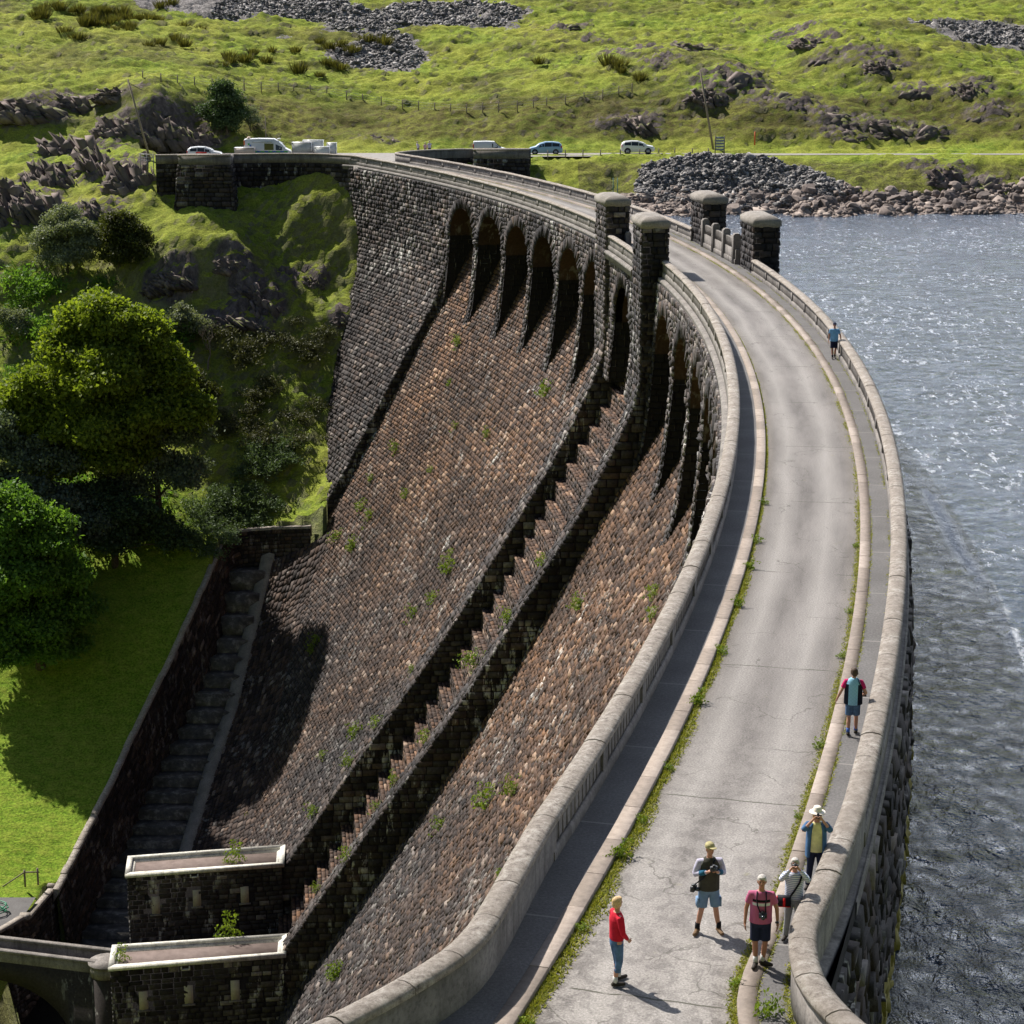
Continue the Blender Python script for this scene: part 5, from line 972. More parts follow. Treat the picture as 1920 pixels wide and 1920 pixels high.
def scatter(name,pts,size,mat,seed,label,kind='stuff',flatn=.5):
    rs=np.random.RandomState(seed); n=len(pts); s=size*np.exp(rs.normal(0,.4,n)); base=np.array([(-1,-1,-1),(1,-1,-1),(1,1,-1),(-1,1,-1),(-1,-1,1),(1,-1,1),(1,1,1),(-1,1,1)],float)/2
    J=base[None]*(1+rs.uniform(-.35,.35,(n,8,3)))*np.array([1.,.75,flatn])*s[:,None,None]
    ax=rs.normal(0,1,(n,3)); ax/=np.linalg.norm(ax,axis=1)[:,None]; an=rs.uniform(0,1.1,n); zr=rs.uniform(0,6.28,n)
    c,si=np.cos(zr)[:,None],np.sin(zr)[:,None]; X=J[...,0]*c-J[...,1]*si; Y=J[...,0]*si+J[...,1]*c; J=np.stack([X,Y,J[...,2]],-1)
    K=ax[:,None,:]; J=J*np.cos(an)[:,None,None]+np.cross(np.broadcast_to(K,J.shape),J)*np.sin(an)[:,None,None]+K*(np.sum(J*K,-1,keepdims=True))*(1-np.cos(an))[:,None,None]
    V=(J+np.asarray(pts)[:,None,:]).reshape(-1,3); F=np.array([0,3,2,1,4,5,6,7,0,1,5,4,1,2,6,5,2,3,7,6,3,0,4,7]); L=(np.arange(n)[:,None]*8+F[None]).ravel()
    return link(name,mkmesh(name,V,L,[4]*(6*n),{'rnd':('POINT',np.repeat(np.clip(rs.beta(2,2.6,n),0,1),8))}),mat,kind=kind,label=label)
rs_=np.random.RandomState(9)
X=rs_.uniform(12,42,34000);Y=rs_.uniform(242,256,34000); k=tip_mask(X,Y)>.4; X,Y=X[k],Y[k]; Z,_=terr(X,Y); scatter('slate_tip',np.stack([X,Y,Z+.05],-1),.25,M['slate'],10,'heap of broken grey slate between the lane and the shore')
X=rs_.uniform(-45,110,150000);Y=rs_.uniform(285,345,150000); k=scree_mask(X,Y)>.75; X,Y=X[k],Y[k]; Z,_=terr(X,Y); scatter('scree',np.stack([X,Y,Z+.03],-1),.3,M['slate'],11,'grey slate scree high on the hillside')
X=rs_.uniform(10,95,14000); Y=rs_.uniform(235.5,247,14000)+np.maximum(0,X-35)*.16; Z,_=terr(X,Y); k=(Z>WZ-.3)&(Z<-3.3+fbm(X*.2,Y*.2,2,4)*1.2); X,Y,Z=X[k],Y[k],Z[k]; scatter('shore_stones',np.stack([X,Y,Z],-1),.42,M['boulder'],12,'pale broken stones along the lake shore')
def boulder(seed):
    rs=np.random.RandomState(seed); import bmesh; bm=bmesh.new(); bmesh.ops.create_icosphere(bm,subdivisions=2,radius=.5)
    for v in bm.verts:
        c=np.array(v.co); v.co=Vector(c*(1+.3*float(fbm(np.array([c[0]*2+seed]),np.array([c[1]*2+c[2]*1.7]),3,seed)[0])))
    for _ in range(7):
        n=Vector(rs.normal(0,1,3)).normalized(); bmesh.ops.bisect_plane(bm,geom=bm.verts[:]+bm.edges[:]+bm.faces[:],plane_co=n*.36,plane_no=n,clear_outer=True); 
    bmesh.ops.holes_fill(bm,edges=bm.edges[:],sides=60); me=bpy.data.meshes.new('boulder'); bm.to_mesh(me); bm.free(); at=me.attributes.new('rnd','FLOAT','POINT'); at.data.foreach_set('value',[float(rs.rand())]*len(me.vertices)); return me
bds=[boulder(k) for k in range(6)]
for b in bds: b.materials.append(M['boulder'])
sp=[]
for k in range(150):
    x=float(rs_.uniform(22,88)); y=float(rs_.uniform(238,246)+max(0,x-35)*.16); z=float(terr(np.array([x]),np.array([y]))[0][0])
    if z>WZ-.2: sp.append((x,y,z+.1))
clones('boulder',bds,M['boulder'],sp,'pale angular boulder on the stony lake shore','boulder','boulders on the lake shore',.8,2.3,14)
# ---------------------------------------------------------------- fences, poles, signs
def post_fence(name,label,pix,ph,wires,extra=None):
    pts=[gp(a,b,0.) for a,b in pix]; e=empty(name,label,'fence',pts[0])
    for x,y,z in pts: mb=MB(); mb.box((x,y,z+ph/2-.1),(.13,.13,ph+.2)); put(mb,'post',M['wood'],e)
    mb=MB()
    for w_ in wires: mb.tube([(x,y-.05,z+w_) for x,y,z in pts],.012,4)
    put(mb,'wire',M['wire'],e)
post_fence('hill_fence','wire fence of wooden posts running across the hillside above the lane',[(268,152),(302,157),(333,160),(365,163),(398,165),(428,166),(458,168),(490,172),(522,174),(551,176),(582,178),(613,181),(650,188),(680,194),(715,199),(755,205),(785,208),(815,211),(845,213),(875,213),(905,212),(935,210),(970,208),(1000,205),(1025,202),(1060,198),(1095,192),(1130,186),(1160,181),(1185,175)],1.25,(.4,.75,1.1))
post_fence('lane_fence','wooden post fence on the lake side of the lane in front of the cars',[(1027,299),(1060,298),(1093,297),(1126,297),(1163,297),(1199,296),(1235,295),(1265,294),(1298,294),(1328,294)],1.05,(.35,.65,.95))
def pole(label,x,y,z,h,lean,stay):
    e=empty('power_pole',label,'pole',(x,y,z)); mb=MB(); top=(x+lean,y,z+h); mb.tube([(x,y,z-.5),top],[.15,.10],8); put(mb,'pole_shaft',M['wood'],e)
    mb=MB(); mb.tube([(top[0]-.1,top[1],top[2]-.3),(top[0]+stay,y,top[2]-1.3)],.05,5); put(mb,'strut',M['wood'],e)
pole('leaning wooden pole on the crags at the left of the car park',-43.6,252,gz(-43.6,252),9.6,-2.4,1.7); x,y,z=ground_px(1338,278); pole('leaning wooden pole beside the notice board at the end of the lane',x,y,z,9.6,-1.9,-1.)
gr=empty('guard_rail','short steel guard rail beyond the left end of the far wing wall','railing',(-42.3,243.6,0)); mb=MB()
for k in range(3): mb.tube([(-41.7,242.9,.35+k*.35),(-43.6,244.6,.35+k*.35)],.04,6)
put(mb,'rail',M['wire'],gr)
for x,y in ((-41.8,243.),(-42.7,243.8),(-43.6,244.6)): mb=MB(); mb.tube([(x,y,-1.5),(x,y,1.15)],.05,6); put(mb,'post',M['wire'],gr)
nb=empty('notice_board','slatted notice board on a concrete plinth by the lane','sign',(25.6,255.3,-.2)); mb=MB(); mb.box((25.6,255.3,0.05),(2.6,1.0,.5)); put(mb,'plinth',M['parapet'],nb)
for dx in (-.55,.55): mb=MB(); mb.box((25.4+dx,255.3,1.4),(.12,.12,2.4)); put(mb,'post',M['wood'],nb)
mb=MB(); 
for k in range(5): mb.box((25.4,255.24,.9+k*.35),(1.0,.06,.24))
put(mb,'slat_panel',plain('faded_blue_grey_board',(.28,.33,.36),.7),nb)
x,y,z=ground_px(1415,272); mb=MB(); mb.box((x,y,z+.8),(.14,.14,1.7)); mb.build('marker_post',plain('orange_red_paint',(.62,.09,.03),.6),label='slim orange-red marker post on the grass verge of the lane',cat='post')
gm=plain('dark_green_paint',(.03,.13,.10),.5)
for dx in (1148,1156): 
    x=atD(dx,243); mb=MB(); mb.tube([(x,243,-6),(x,243,-1.6)],.05,6); mb.build('green_pole',gm,label='thin green pole by the shore, '+('left' if dx==1148 else 'right')+' of a pair behind the tower',cat='pole')
x=-27.2; mb=MB(); mb.tube([(-30.9,262.5,0),(-30.9,262.5,4.6)],.06,6); mb.build('lamp_pole',M['wood'],label='thin pole standing just behind the ambulance van',cat='pole')
# ---------------------------------------------------------------- people
M['skin']=plain('skin',(.46,.24,.165),.55,.35,var=.06,sc=20); M['skin_tan']=plain('tanned_skin',(.36,.17,.11),.55,.35,var=.06,sc=20)
def cloth(name,c,var=.18,rough=.85):
    m=NM(name,rough,.15); f=m.noise(9,4,.6); m.col(m.mix(m.ramp(f,[(.3,0.),(.7,1.)]),tuple(x*(1-var) for x in c),tuple(x*(1+var) for x in c))); m.bump(m.noise(12,3,.5,co=m.co((1,1,.45))),.35,.02); return m
def fab(name,c,**k): return cloth(name,c,**k).m
def ell(mb,c,r,n=10,rz=0):
    V=[(0,0,-1)]+[(math.cos(2*math.pi*j/n)*math.cos(a),math.sin(2*math.pi*j/n)*math.cos(a),math.sin(a)) for a in [(-.5+(i+1)/8)*math.pi for i in range(7)] for j in range(n)]+[(0,0,1)]
    F=[(0,1+(j+1)%n,1+j) for j in range(n)]+[(1+i*n+j,1+i*n+(j+1)%n,1+(i+1)*n+(j+1)%n,1+(i+1)*n+j) for i in range(6) for j in range(n)]+[(1+6*n+j,1+6*n+(j+1)%n,1+7*n) for j in range(n)]
    cs,sn=math.cos(rz),math.sin(rz); mb.add([(c[0]+x*r[0]*cs-y*r[1]*sn,c[1]+x*r[0]*sn+y*r[1]*cs,c[2]+z*r[2]) for x,y,z in V],F)
def capsule(mb,p0,p1,r0,r1,n=10):
    p0,p1=Vector(p0),Vector(p1); d=(p1-p0).normalized(); pts=[];rr=[]
    for t in (1,.7,.35): pts.append(p0-d*r0*t); rr.append(max(.0015,r0*math.sqrt(max(0,1-t*t))))
    pts+=[p0,(p0+p1)/2,p1]; rr+=[r0,(r0+r1)/2,r1]
    for t in (.35,.7,1): pts.append(p1+d*r1*t); rr.append(max(.0015,r1*math.sqrt(max(0,1-t*t))))
    mb.tube(pts,rr,n)
def rings(mb,R,n=18):
    V=[(x0+rx*math.cos(2*math.pi*j/n),y0+ry*math.sin(2*math.pi*j/n),z) for z,rx,ry,x0,y0 in R for j in range(n)]
    F=[(i*n+j,i*n+(j+1)%n,(i+1)*n+(j+1)%n,(i+1)*n+j) for i in range(len(R)-1) for j in range(n)]+[tuple(range(n-1,-1,-1)),tuple((len(R)-1)*n+j for j in range(n))]
    mb.add(V,F)
def fused(mb,name,voxel,sm=2):
    me=mkmesh(name,np.concatenate(mb.v),mb.l,mb.n); o=bpy.data.objects.new(name+'_t',me); COL.objects.link(o)
    r=o.modifiers.new('r','REMESH'); r.mode='VOXEL'; r.voxel_size=voxel; s=o.modifiers.new('s','SMOOTH'); s.iterations=sm; s.factor=.5
    dg=bpy.context.evaluated_depsgraph_get(); out=bpy.data.meshes.new_from_object(o.evaluated_get(dg)); out.name=name
    bpy.data.objects.remove(o); bpy.data.meshes.remove(me); out.polygons.foreach_set('use_smooth',[True]*len(out.polygons)); return out
def hand(mb,w,d,curl,side,palm_n):
    """palm and five fingers; w wrist, d direction of the hand, palm_n palm normal (fingers curl towards it)"""
    w=Vector(w);d=Vector(d).normalized();n=Vector(palm_n); n=(n-d*n.dot(d)).normalized(); s=d.cross(n)*side
    capsule(mb,w,w+d*.035,.024,.027); 
    for k in range(4): capsule(mb,w+d*.03+s*(k-1.5)*.014,w+d*.082+s*(k-1.5)*.018,.013,.0125,7)
    for k,L in enumerate((.066,.076,.071,.056)):
        a=w+d*.088+s*(k-1.5)*.0195; b=a+(d*math.cos(curl*.6)+n*math.sin(curl*.6))*L*.52; c=b+(d*math.cos(curl*1.4)+n*math.sin(curl*1.4))*L*.48; capsule(mb,a,b,.0098,.0092,7); capsule(mb,b,c,.0092,.008,7)
    a=w+d*.03-s*.024; b=a+(d*.6-s*.75+n*.25).normalized()*.038; c=b+(d*.9-s*.25+n*.35).normalized()*.032; capsule(mb,a,b,.013,.011,7); capsule(mb,b,c,.011,.009,7)
IDX=[0]
def person(label,loc,rz,H,arms,legs,top,bottom,shoes,hair,skin='skin',belly=1.,hat=None,extra=None,head=0.,sleeve='short',legwear='shorts',hem=.90,lean=0.,group=None,sock=None,vox=.0075):
    """arms: (elbow,wrist,dir,curl,palm) for the person's right (-x) and left (+x); faces -Y"""
    e=empty('person',label,'person',loc,rz,group); s=H/1.75; e.scale=(s,s,s)
    hx,hy=math.sin(head),-math.cos(head); tl=lambda z:-(z-.95)*lean
    B=MB(); rings(B,[(.84,.13,.10,0,0),(.92,.165*belly,.115*belly,0,0),(1.05,.15*belly,.11*belly,0,tl(1.05)),(1.2,.155*belly,.115*belly,0,tl(1.2)),(1.34,.175,.115,0,tl(1.34)),(1.43,.15,.085,0,tl(1.43)),(1.48,.07,.06,0,tl(1.48))])
    HT=Vector((0,tl(1.6)-.01,0)); capsule(B,(0,tl(1.44),1.43),(HT.x,HT.y,1.56),.056,.052)
    ell(B,(HT.x,HT.y,1.655),(.074,.092,.108),12,head); ell(B,(HT.x+hx*.032,HT.y+hy*.032,1.60),(.052,.056,.052),10,head)
    f=lambda fw,sd,z:(HT.x+hx*fw-hy*sd*-1*-1,HT.y+hy*fw+hx*sd*-1*-1,z)
    def fp(fw,sd,z): return (HT.x+hx*fw+math.cos(head)*sd,HT.y+hy*fw+math.sin(head)*sd,z)
    capsule(B,fp(.088,0,1.672),fp(.104,0,1.635),.010,.016,8)                         # nose
    for sd in (-1,1): ell(B,fp(.0,sd*.076,1.648),(.012,.022,.032),8,head); capsule(B,fp(.078,sd*.018,1.69),fp(.072,sd*.045,1.688),.010,.008,6)
    capsule(B,fp(.083,-.016,1.603),fp(.083,.016,1.603),.008,.008,6)                   # lips
    for sd,(el,wr,dr,cu,pn) in zip((-1,1),arms):
        sh=(sd*.185,tl(1.41),1.405); capsule(B,(sd*.13,tl(1.41),1.41),sh,.055,.055); capsule(B,sh,el,.050,.039); capsule(B,el,wr,.040,.026); hand(B,wr,dr,cu,sd,pn)
    for sd,(kn,an,toe) in zip((-1,1),legs):
        capsule(B,(sd*.09,0,.90),kn,.088,.056); mid=Vector(kn)*.6+Vector(an)*.4+Vector((0,.02,0)); capsule(B,kn,mid,.052,.053); capsule(B,mid,an,.052,.036); t=Vector(toe); capsule(B,(an[0],an[1],.05),(an[0]+t.x*.12,an[1]+t.y*.12,.04),.036,.03)
    body=link('body',fused(B,'body',vox,2),M[skin],e)
    # eyes and mouth
    E=MB(); 
    for sd in (-1,1): ell(E,fp(.079,sd*.031,1.667),(.012,.010,.009),8)
    link('eyes',mkmesh('eyes',np.concatenate(E.v),E.l,E.n),M['dkeye'],e); E=MB(); ell(E,fp(.086,0,1.603),(.022,.010,.006),8,head); link('mouth',mkmesh('mouth',np.concatenate(E.v),E.l,E.n),M['lip'],e)
    # top
    T=MB(); rings(T,[(hem,.185*belly,.135*belly,0,0),(1.0,.178*belly,.135*belly,0,tl(1.)),(1.18,.178*belly,.138*belly,0,tl(1.18)),(1.33,.195,.135,0,tl(1.33)),(1.42,.175,.105,0,tl(1.42)),(1.475,.085,.075,0,tl(1.475))])
    k={'short':.62,'long':1.,'elbow':1.,'none':0}[sleeve]
    for sd,(el,wr,dr,cu,pn) in zip((-1,1),arms):
        sh=Vector((sd*.185,tl(1.41),1.405)); 
        if k: 
            q=sh+(Vector(el)-sh)*k; T.tube([(sd*.11,tl(1.41),1.40),tuple(sh),tuple(sh+(q-sh)*.5),tuple(q)],[.07,.072,.068,.064 if k<1 else .054],12)
        if sleeve=='long': 
            ev=Vector(el);wv=Vector(wr); T.tube([tuple(ev-(ev-sh)*.08),tuple(ev),tuple(ev+(wv-ev)*.5),tuple(ev+(wv-ev)*.92)],[.05,.056,.046,.036],12)
        if sleeve=='elbow':
            ev=Vector(el);wv=Vector(wr); T.tube([tuple(ev-(ev-sh)*.08),tuple(ev),tuple(ev+(wv-ev)*.3)],[.05,.056,.05],12)
    link('top',fused(T,'top',.012,3),top,e)
    # trousers or shorts
    L=MB(); rings(L,[(.80,.15*belly,.125,0,0),(.88,.178*belly,.132*belly,0,0),(.98,.168*belly,.125*belly,0,0),(1.0,.16*belly,.12*belly,0,0)])
    for sd,(kn,an,toe) in zip((-1,1),legs):
        kv=Vector(kn);hv=Vector((sd*.088,0,.86)); av=Vector(an)
        if legwear=='shorts': q=hv+(kv-hv)*.92; L.tube([tuple(hv),tuple((hv+q)/2),tuple(q)],[.105,.100,.097],12)
        elif legwear=='crop': q=kv+(av-kv)*.42; L.tube([tuple(hv),tuple((hv+kv)/2),tuple(kv),tuple(q)],[.105,.092,.074,.066],12); L.tube([tuple(q+Vector((0,0,.03))),tuple(q-Vector((0,0,.03)))],[.071,.071],12)
        else: q=kv+(av-kv)*1.02; L.tube([tuple(hv),tuple((hv+kv)/2),tuple(kv),tuple(q)],[.105,.09,.072,.058],12)
    link('trousers' if legwear=='long' else 'shorts',fused(L,'trousers',.012,3),bottom,e)
    for sd,(kn,an,toe) in zip((-1,1),legs):
        t=Vector((toe[0],toe[1],0)).normalized(); a=Vector((an[0],an[1],0)); S=MB()
        capsule(S,a+Vector((0,0,.055))-t*.035,a+t*.17+Vector((0,0,.045)),.047,.038); S.tube([tuple(a+Vector((0,0,.04))),tuple(a+Vector((0,0,.12)))],[.05,.047],10); o=link('shoe',fused(S,'shoe',.012,2),shoes,e); 
        if toe[2:]: o.location=(0,0,toe[2]); 
        if sock is not None: S=MB(); S.tube([tuple(a+Vector((0,0,.09))),(an[0]*.93+kn[0]*.07,an[1]*.93+kn[1]*.07,.21)],[.047,.047],12); link('sock',mkmesh('sock',np.concatenate(S.v),S.l,S.n,smooth=True),sock,e)
    if hair:
        hm,style=hair; h_=MB(); ell(h_,fp(-.018,0,1.69),(.086,.098,.088),14,head); 
        if style=='bob': ell(h_,fp(-.035,0,1.64),(.088,.082,.10),12,head); ell(h_,fp(-.0,.06,1.66),(.035,.05,.07),8,head); ell(h_,fp(-.0,-.06,1.66),(.035,.05,.07),8,head); ell(h_,fp(.04,0,1.735),(.07,.05,.035),8,head)
        if style=='long': ell(h_,fp(-.04,0,1.58),(.085,.06,.12),12,head); ell(h_,fp(0,.07,1.60),(.03,.045,.10),8,head); ell(h_,fp(0,-.07,1.60),(.03,.045,.10),8,head)
        if style=='short': ell(h_,fp(.02,0,1.73),(.068,.062,.032),8,head)
        link('hair',fused(h_,'hair',.011,1),hm,e)
    if hat=='cap': 
        h_=MB(); ell(h_,fp(-.005,0,1.705),(.089,.103,.085),14,head); ell(h_,fp(.105,0,1.70),(.07,.075,.012),12,head); link('cap',fused(h_,'cap',.009,1),M['hatm'],e)
    if hat=='navycap':
        h_=MB(); ell(h_,fp(-.005,0,1.705),(.089,.103,.085),14,head); ell(h_,fp(.10,0,1.695),(.068,.07,.012),12,head); link('cap',fused(h_,'cap',.009,1),M['navy'],e)
    if hat=='sun':
        h_=MB(); rings(h_,[(1.70,.095,.11,HT.x,HT.y),(1.76,.092,.105,HT.x,HT.y),(1.81,.075,.085,HT.x,HT.y),(1.825,.04,.045,HT.x,HT.y)]); rings(h_,[(1.685,.17,.185,HT.x,HT.y),(1.70,.172,.187,HT.x,HT.y),(1.715,.10,.115,HT.x,HT.y)]); link('sun_hat',fused(h_,'sun_hat',.008,1),M['straw'],e)
    return e,fp,s
M['dkeye']=plain('dark_eye',(.02,.015,.012),.3,.5); M['lip']=plain('lip',(.34,.12,.10),.6)
M['black']=plain('black_cloth',(.012,.012,.016),.8,.2); M['navy']=fab('navy_cloth',(.018,.022,.05)); M['hatm']=fab('khaki_cap_cloth',(.36,.32,.17),var=.45); M['straw']=fab('white_hat_cloth',(.72,.66,.58)); M['shoe']=plain('dark_shoe',(.03,.024,.02),.7,.3,var=.4,sc=30); M['boot']=plain('brown_boot',(.16,.10,.055),.8,.2,var=.4,sc=30); M['grey_hair']=plain('grey_hair',(.44,.41,.385),.75,.2,var=.25,sc=40); M['blonde']=plain('blonde_hair',(.56,.38,.20),.7,.3,var=.3,sc=40); M['brownhair']=plain('dark_brown_hair',(.07,.045,.03),.7,.3,var=.3,sc=40); M['denim']=fab('denim',(.085,.15,.27),var=.3); M['ltdenim']=fab('light_denim',(.16,.25,.38),var=.15); M['gadget']=plain('camera_black',(.015,.015,.017),.35,.5); M['glass_dark']=plain('dark_glass',(.02,.025,.03),.08,.6)
red=fab('red_fleece',(.50,.015,.035)); vestm=fab('dark_olive_gilet',(.055,.052,.042)); lilac=fab('lilac_shirt',(.46,.44,.56)); teal=fab('teal_cuff',(.02,.10,.17)); bluet=fab('blue_tee',(.17,.36,.60)); greyt=fab('grey_trousers',(.27,.28,.30)); cardi=fab('blue_cardigan',(.06,.13,.25)); yel=fab('pale_yellow_top',(.72,.66,.32)); pinkt=fab('crimson_sleeve',(.50,.02,.12)); whites=fab('pale_sock',(.6,.6,.6))
sm_=cloth('striped_jersey',(.5,.5,.58)); z_=sm_.sep()[2]; fr=sm_.math('FRACT',sm_.math('MULTIPLY',z_,26)); sm_.col(sm_.mix(sm_.math('GREATER_THAN',fr,.52),(.26,.30,.44),(.70,.71,.76)))
pk=cloth('pink_polo',(.42,.10,.20)); s3=pk.sep(); fy=pk.math('MULTIPLY',pk.math('LESS_THAN',s3[1],-.03),pk.math('LESS_THAN',pk.math('ABSOLUTE',s3[0]),.155))
def band(a,b): return pk.math('MULTIPLY',fy,pk.math('MULTIPLY',pk.math('GREATER_THAN',s3[2],a),pk.math('LESS_THAN',s3[2],b)))
pk.col(pk.mix(band(1.235,1.285),pk.mix(band(1.30,1.345),(.43,.11,.21),(.012,.01,.012)),(.62,.6,.6)))
gl=cloth('quilted_gilet',(.26,.50,.66)); g3=gl.sep(); ab=gl.math('ABSOLUTE',g3[0]); q1=gl.math('FRACT',gl.math('MULTIPLY',gl.math('ADD',g3[0],g3[2]),11)); q2=gl.math('FRACT',gl.math('MULTIPLY',gl.math('SUBTRACT',g3[0],g3[2]),11)); ql=gl.math('MAXIMUM',gl.math('LESS_THAN',q1,.09),gl.math('LESS_THAN',q2,.09)); gl.col(gl.mix(gl.math('MULTIPLY',gl.math('GREATER_THAN',ab,.115),gl.math('LESS_THAN',g3[2],1.36)),gl.mix(gl.math('MULTIPLY',ql,.5),(.26,.50,.66),(.14,.30,.42)),(.012,.015,.025)))
def down(sd,out=.26,y=-.03): return ((sd*out,.02,1.13),(sd*(out+.02),y-.04,.88),(0,-.12,-1),.45,(-sd,0,0))
stand=(((-.11,-.02,.50),(-.14,.0,.09),(-.35,-1)),((.11,-.02,.50),(.14,.0,.09),(.35,-1)))
def camera(label,loc,rz,sz=1.,lens=.08):
    e=empty('camera',label,'camera',loc,rz); mb=MB(); mb.box((0,0,0),(.13*sz,.06*sz,.085*sz)); mb.box((0,.0,.05*sz),(.05*sz,.05*sz,.03*sz)); link('camera_body',mkmesh('camera_body',np.concatenate(mb.v),mb.l,mb.n),M['gadget'],e)
    mb=MB(); mb.tube([(0,-.03*sz,0),(0,-.03*sz-lens,0)],.034*sz,12); link('lens',mkmesh('lens',np.concatenate(mb.v),mb.l,mb.n),M['glass_dark'],e); return e
def inworld(p,e,s):
    c,si=math.cos(e.rotation_euler.z),math.sin(e.rotation_euler.z); x,y,z=p[0]*s,p[1]*s,p[2]*s; return (e.location.x+x*c-y*si,e.location.y+x*si+y*c,e.location.z+z)
# woman in red, back three-quarters to us
e,fp,s=person('woman in red fleece and rolled denim trousers standing alone, seen from behind',(1.86,33.85,0),math.radians(108),1.66,[((-.27,-.02,1.14),(-.20,-.15,.97),(.3,-.6,-.6),.8,(1,0,0)),((.27,-.02,1.14),(.20,-.15,.97),(-.3,-.6,-.6),.8,(-1,0,0))],
 (((-.10,-.02,.50),(-.11,.06,.09),(-.1,-1)),((.10,-.05,.50),(.12,-.10,.09),(.3,-1))),red,M['denim'],M['shoe'],(M['blonde'],'bob'),belly=.98,sleeve='long',legwear='crop',hem=.93,head=.25,sock=whites)
# man in gilet with camera
hold=[((-.27,.0,1.17),(-.09,-.25,1.30),(.5,-.5,.6),1.1,(.6,-.3,0)),((.27,.0,1.17),(.09,-.25,1.29),(-.5,-.5,.6),1.1,(-.6,-.3,0))]
e,fp,s=person('man in dark gilet, khaki cap and blue shorts holding a camera in mid-road',(3.70,35.98,0),math.radians(8),1.80,hold,(((-.13,-.02,.50),(-.20,.0,.09),(-.6,-1)),((.13,-.02,.50),(.20,-.02,.09),(.15,-1))),lilac,M['ltdenim'],M['boot'],None,hat='cap',sleeve='long',hem=.90,belly=1.02,head=.35,sock=M['black'])
G=MB(); rings(G,[(.86,.20,.155,0,0),(1.0,.196,.155,0,0),(1.2,.196,.155,0,0),(1.34,.20,.150,0,0),(1.43,.165,.118,0,0),(1.485,.088,.08,0,0)]); link('gilet',fused(G,'gilet',.011,2),vestm,e)
for sd in (-1,1): 
    G=MB(); el=Vector(hold[(sd+1)//2][0]); wr=Vector(hold[(sd+1)//2][1]); G.tube([tuple(el+(wr-el)*.45),tuple(el+(wr-el)*.85)],[.053,.047],12); link('cuff',mkmesh('cuff',np.concatenate(G.v),G.l,G.n,smooth=True),teal,e)
    G=MB(); G.box((sd*.205,-.0,.62),(.045,.15,.17)); link('pocket',mkmesh('pocket',np.concatenate(G.v),G.l,G.n),M['ltdenim'],e)
camera('black camera held in both hands by the man in the dark gilet',inworld((0,-.335,1.40),e,s),math.radians(20),1.05,.03)
camera('black camera hanging at the hip of the man in the dark gilet',inworld((-.29,-.02,.90),e,s),math.radians(60),1.2,.08)
G=MB(); G.tube([inworld(p,e,s) for p in ((-.27,-.03,.98),(-.15,-.165,1.15),(-.02,-.17,1.33),(.08,-.10,1.47))],.013,6); G.build('camera_strap',M['black'],label='black shoulder strap across the dark gilet',cat='strap')
# man in pink
e,fp,s=person('white-haired man in pink striped polo and navy shorts standing on the right kerb',(4.47,34.27,KH),math.radians(-6),1.76,[down(-1,.26,-.02),down(1,.28,-.01)],(((-.09,-.01,.50),(-.07,.0,.09),(-.25,-1)),((.09,0,.50),(.06,.08,.09),(1,-.5))),pk.m,M['navy'],M['shoe'],(M['grey_hair'],'short'),skin='skin_tan',belly=1.12,hem=.88,sock=whites)
camera('black camera hanging on the chest of the man in pink',inworld((.03,-.20,1.09),e,s),math.radians(-6),1.1,.10)
for sd in (-1,1): G=MB(); G.tube([inworld(p,e,s) for p in ((sd*.08,-.06,1.48),(sd*.085,-.15,1.38),(sd*.07,-.175,1.26),(.03+sd*.05,-.185,1.14))],.012,6); G.build('neck_strap',M['black'],label=('left' if sd<0 else 'right')+' half of the camera neck strap on the man in pink',cat='strap')
G=MB(); G.tube([(.287,-.075,.925),(.29,-.08,.895)],.034,10); link('watch',mkmesh('watch',np.concatenate(G.v),G.l,G.n),M['gadget'],e)
# the two photographing women
shoot=[((-.28,-.12,1.33),(-.085,-.19,1.60),(.55,-.15,.7),1.2,(.6,-.5,0)),((.28,-.12,1.33),(.085,-.19,1.60),(-.55,-.15,.7),1.2,(-.6,-.5,0))]
e,fp,s=person('grey-haired woman in striped jersey photographing beside the right parapet',(5.22,35.42,KH),math.radians(-6),1.60,shoot,stand,sm_.m,greyt,M['shoe'],(M['grey_hair'],'bob'),belly=1.05,sleeve='long',legwear='long',hem=.90)
camera('small black camera held to the eye of the grey-haired woman in stripes',inworld((0,-.175,1.66),e,s),math.radians(-6),.85,.03)
bg_=empty('shoulder_bag','black camera bag with red trim at the hip of the woman in stripes','bag',inworld((-.20,-.17,.90),e,s),math.radians(-6)); G=MB(); G.box((0,0,0),(.26,.13,.19),0,.94); link('bag_body',mkmesh('bag_body',np.concatenate(G.v),G.l,G.n),M['black'],bg_)
redt=fab('red_bag_trim',(.55,.02,.02)); G=MB(); G.box((0,-.068,.0),(.045,.012,.17)); G.box((-.13,-.03,0),(.014,.08,.19)); G.box((.0,-.066,-.085),(.24,.012,.014)); link('trim',mkmesh('trim',np.concatenate(G.v),G.l,G.n),redt,bg_)
G=MB(); G.tube([inworld(p,e,s) for p in ((-.10,-.16,.97),(.0,-.165,1.12),(.10,-.155,1.30),(.15,-.08,1.45),(.12,.08,1.44))],.018,6); link_=G.build('bag_strap',M['black'],label='black bag strap slung across the striped jersey',cat='strap')
e,fp,s=person('woman in white sun hat, yellow top and blue cardigan photographing by the parapet',(5.96,37.72,KH),math.radians(-4),1.66,shoot,stand,yel,M['navy'],M['shoe'],(M['blonde'],'long'),hat='sun',belly=1.02,sleeve='none',legwear='long',hem=.84)
G=MB()
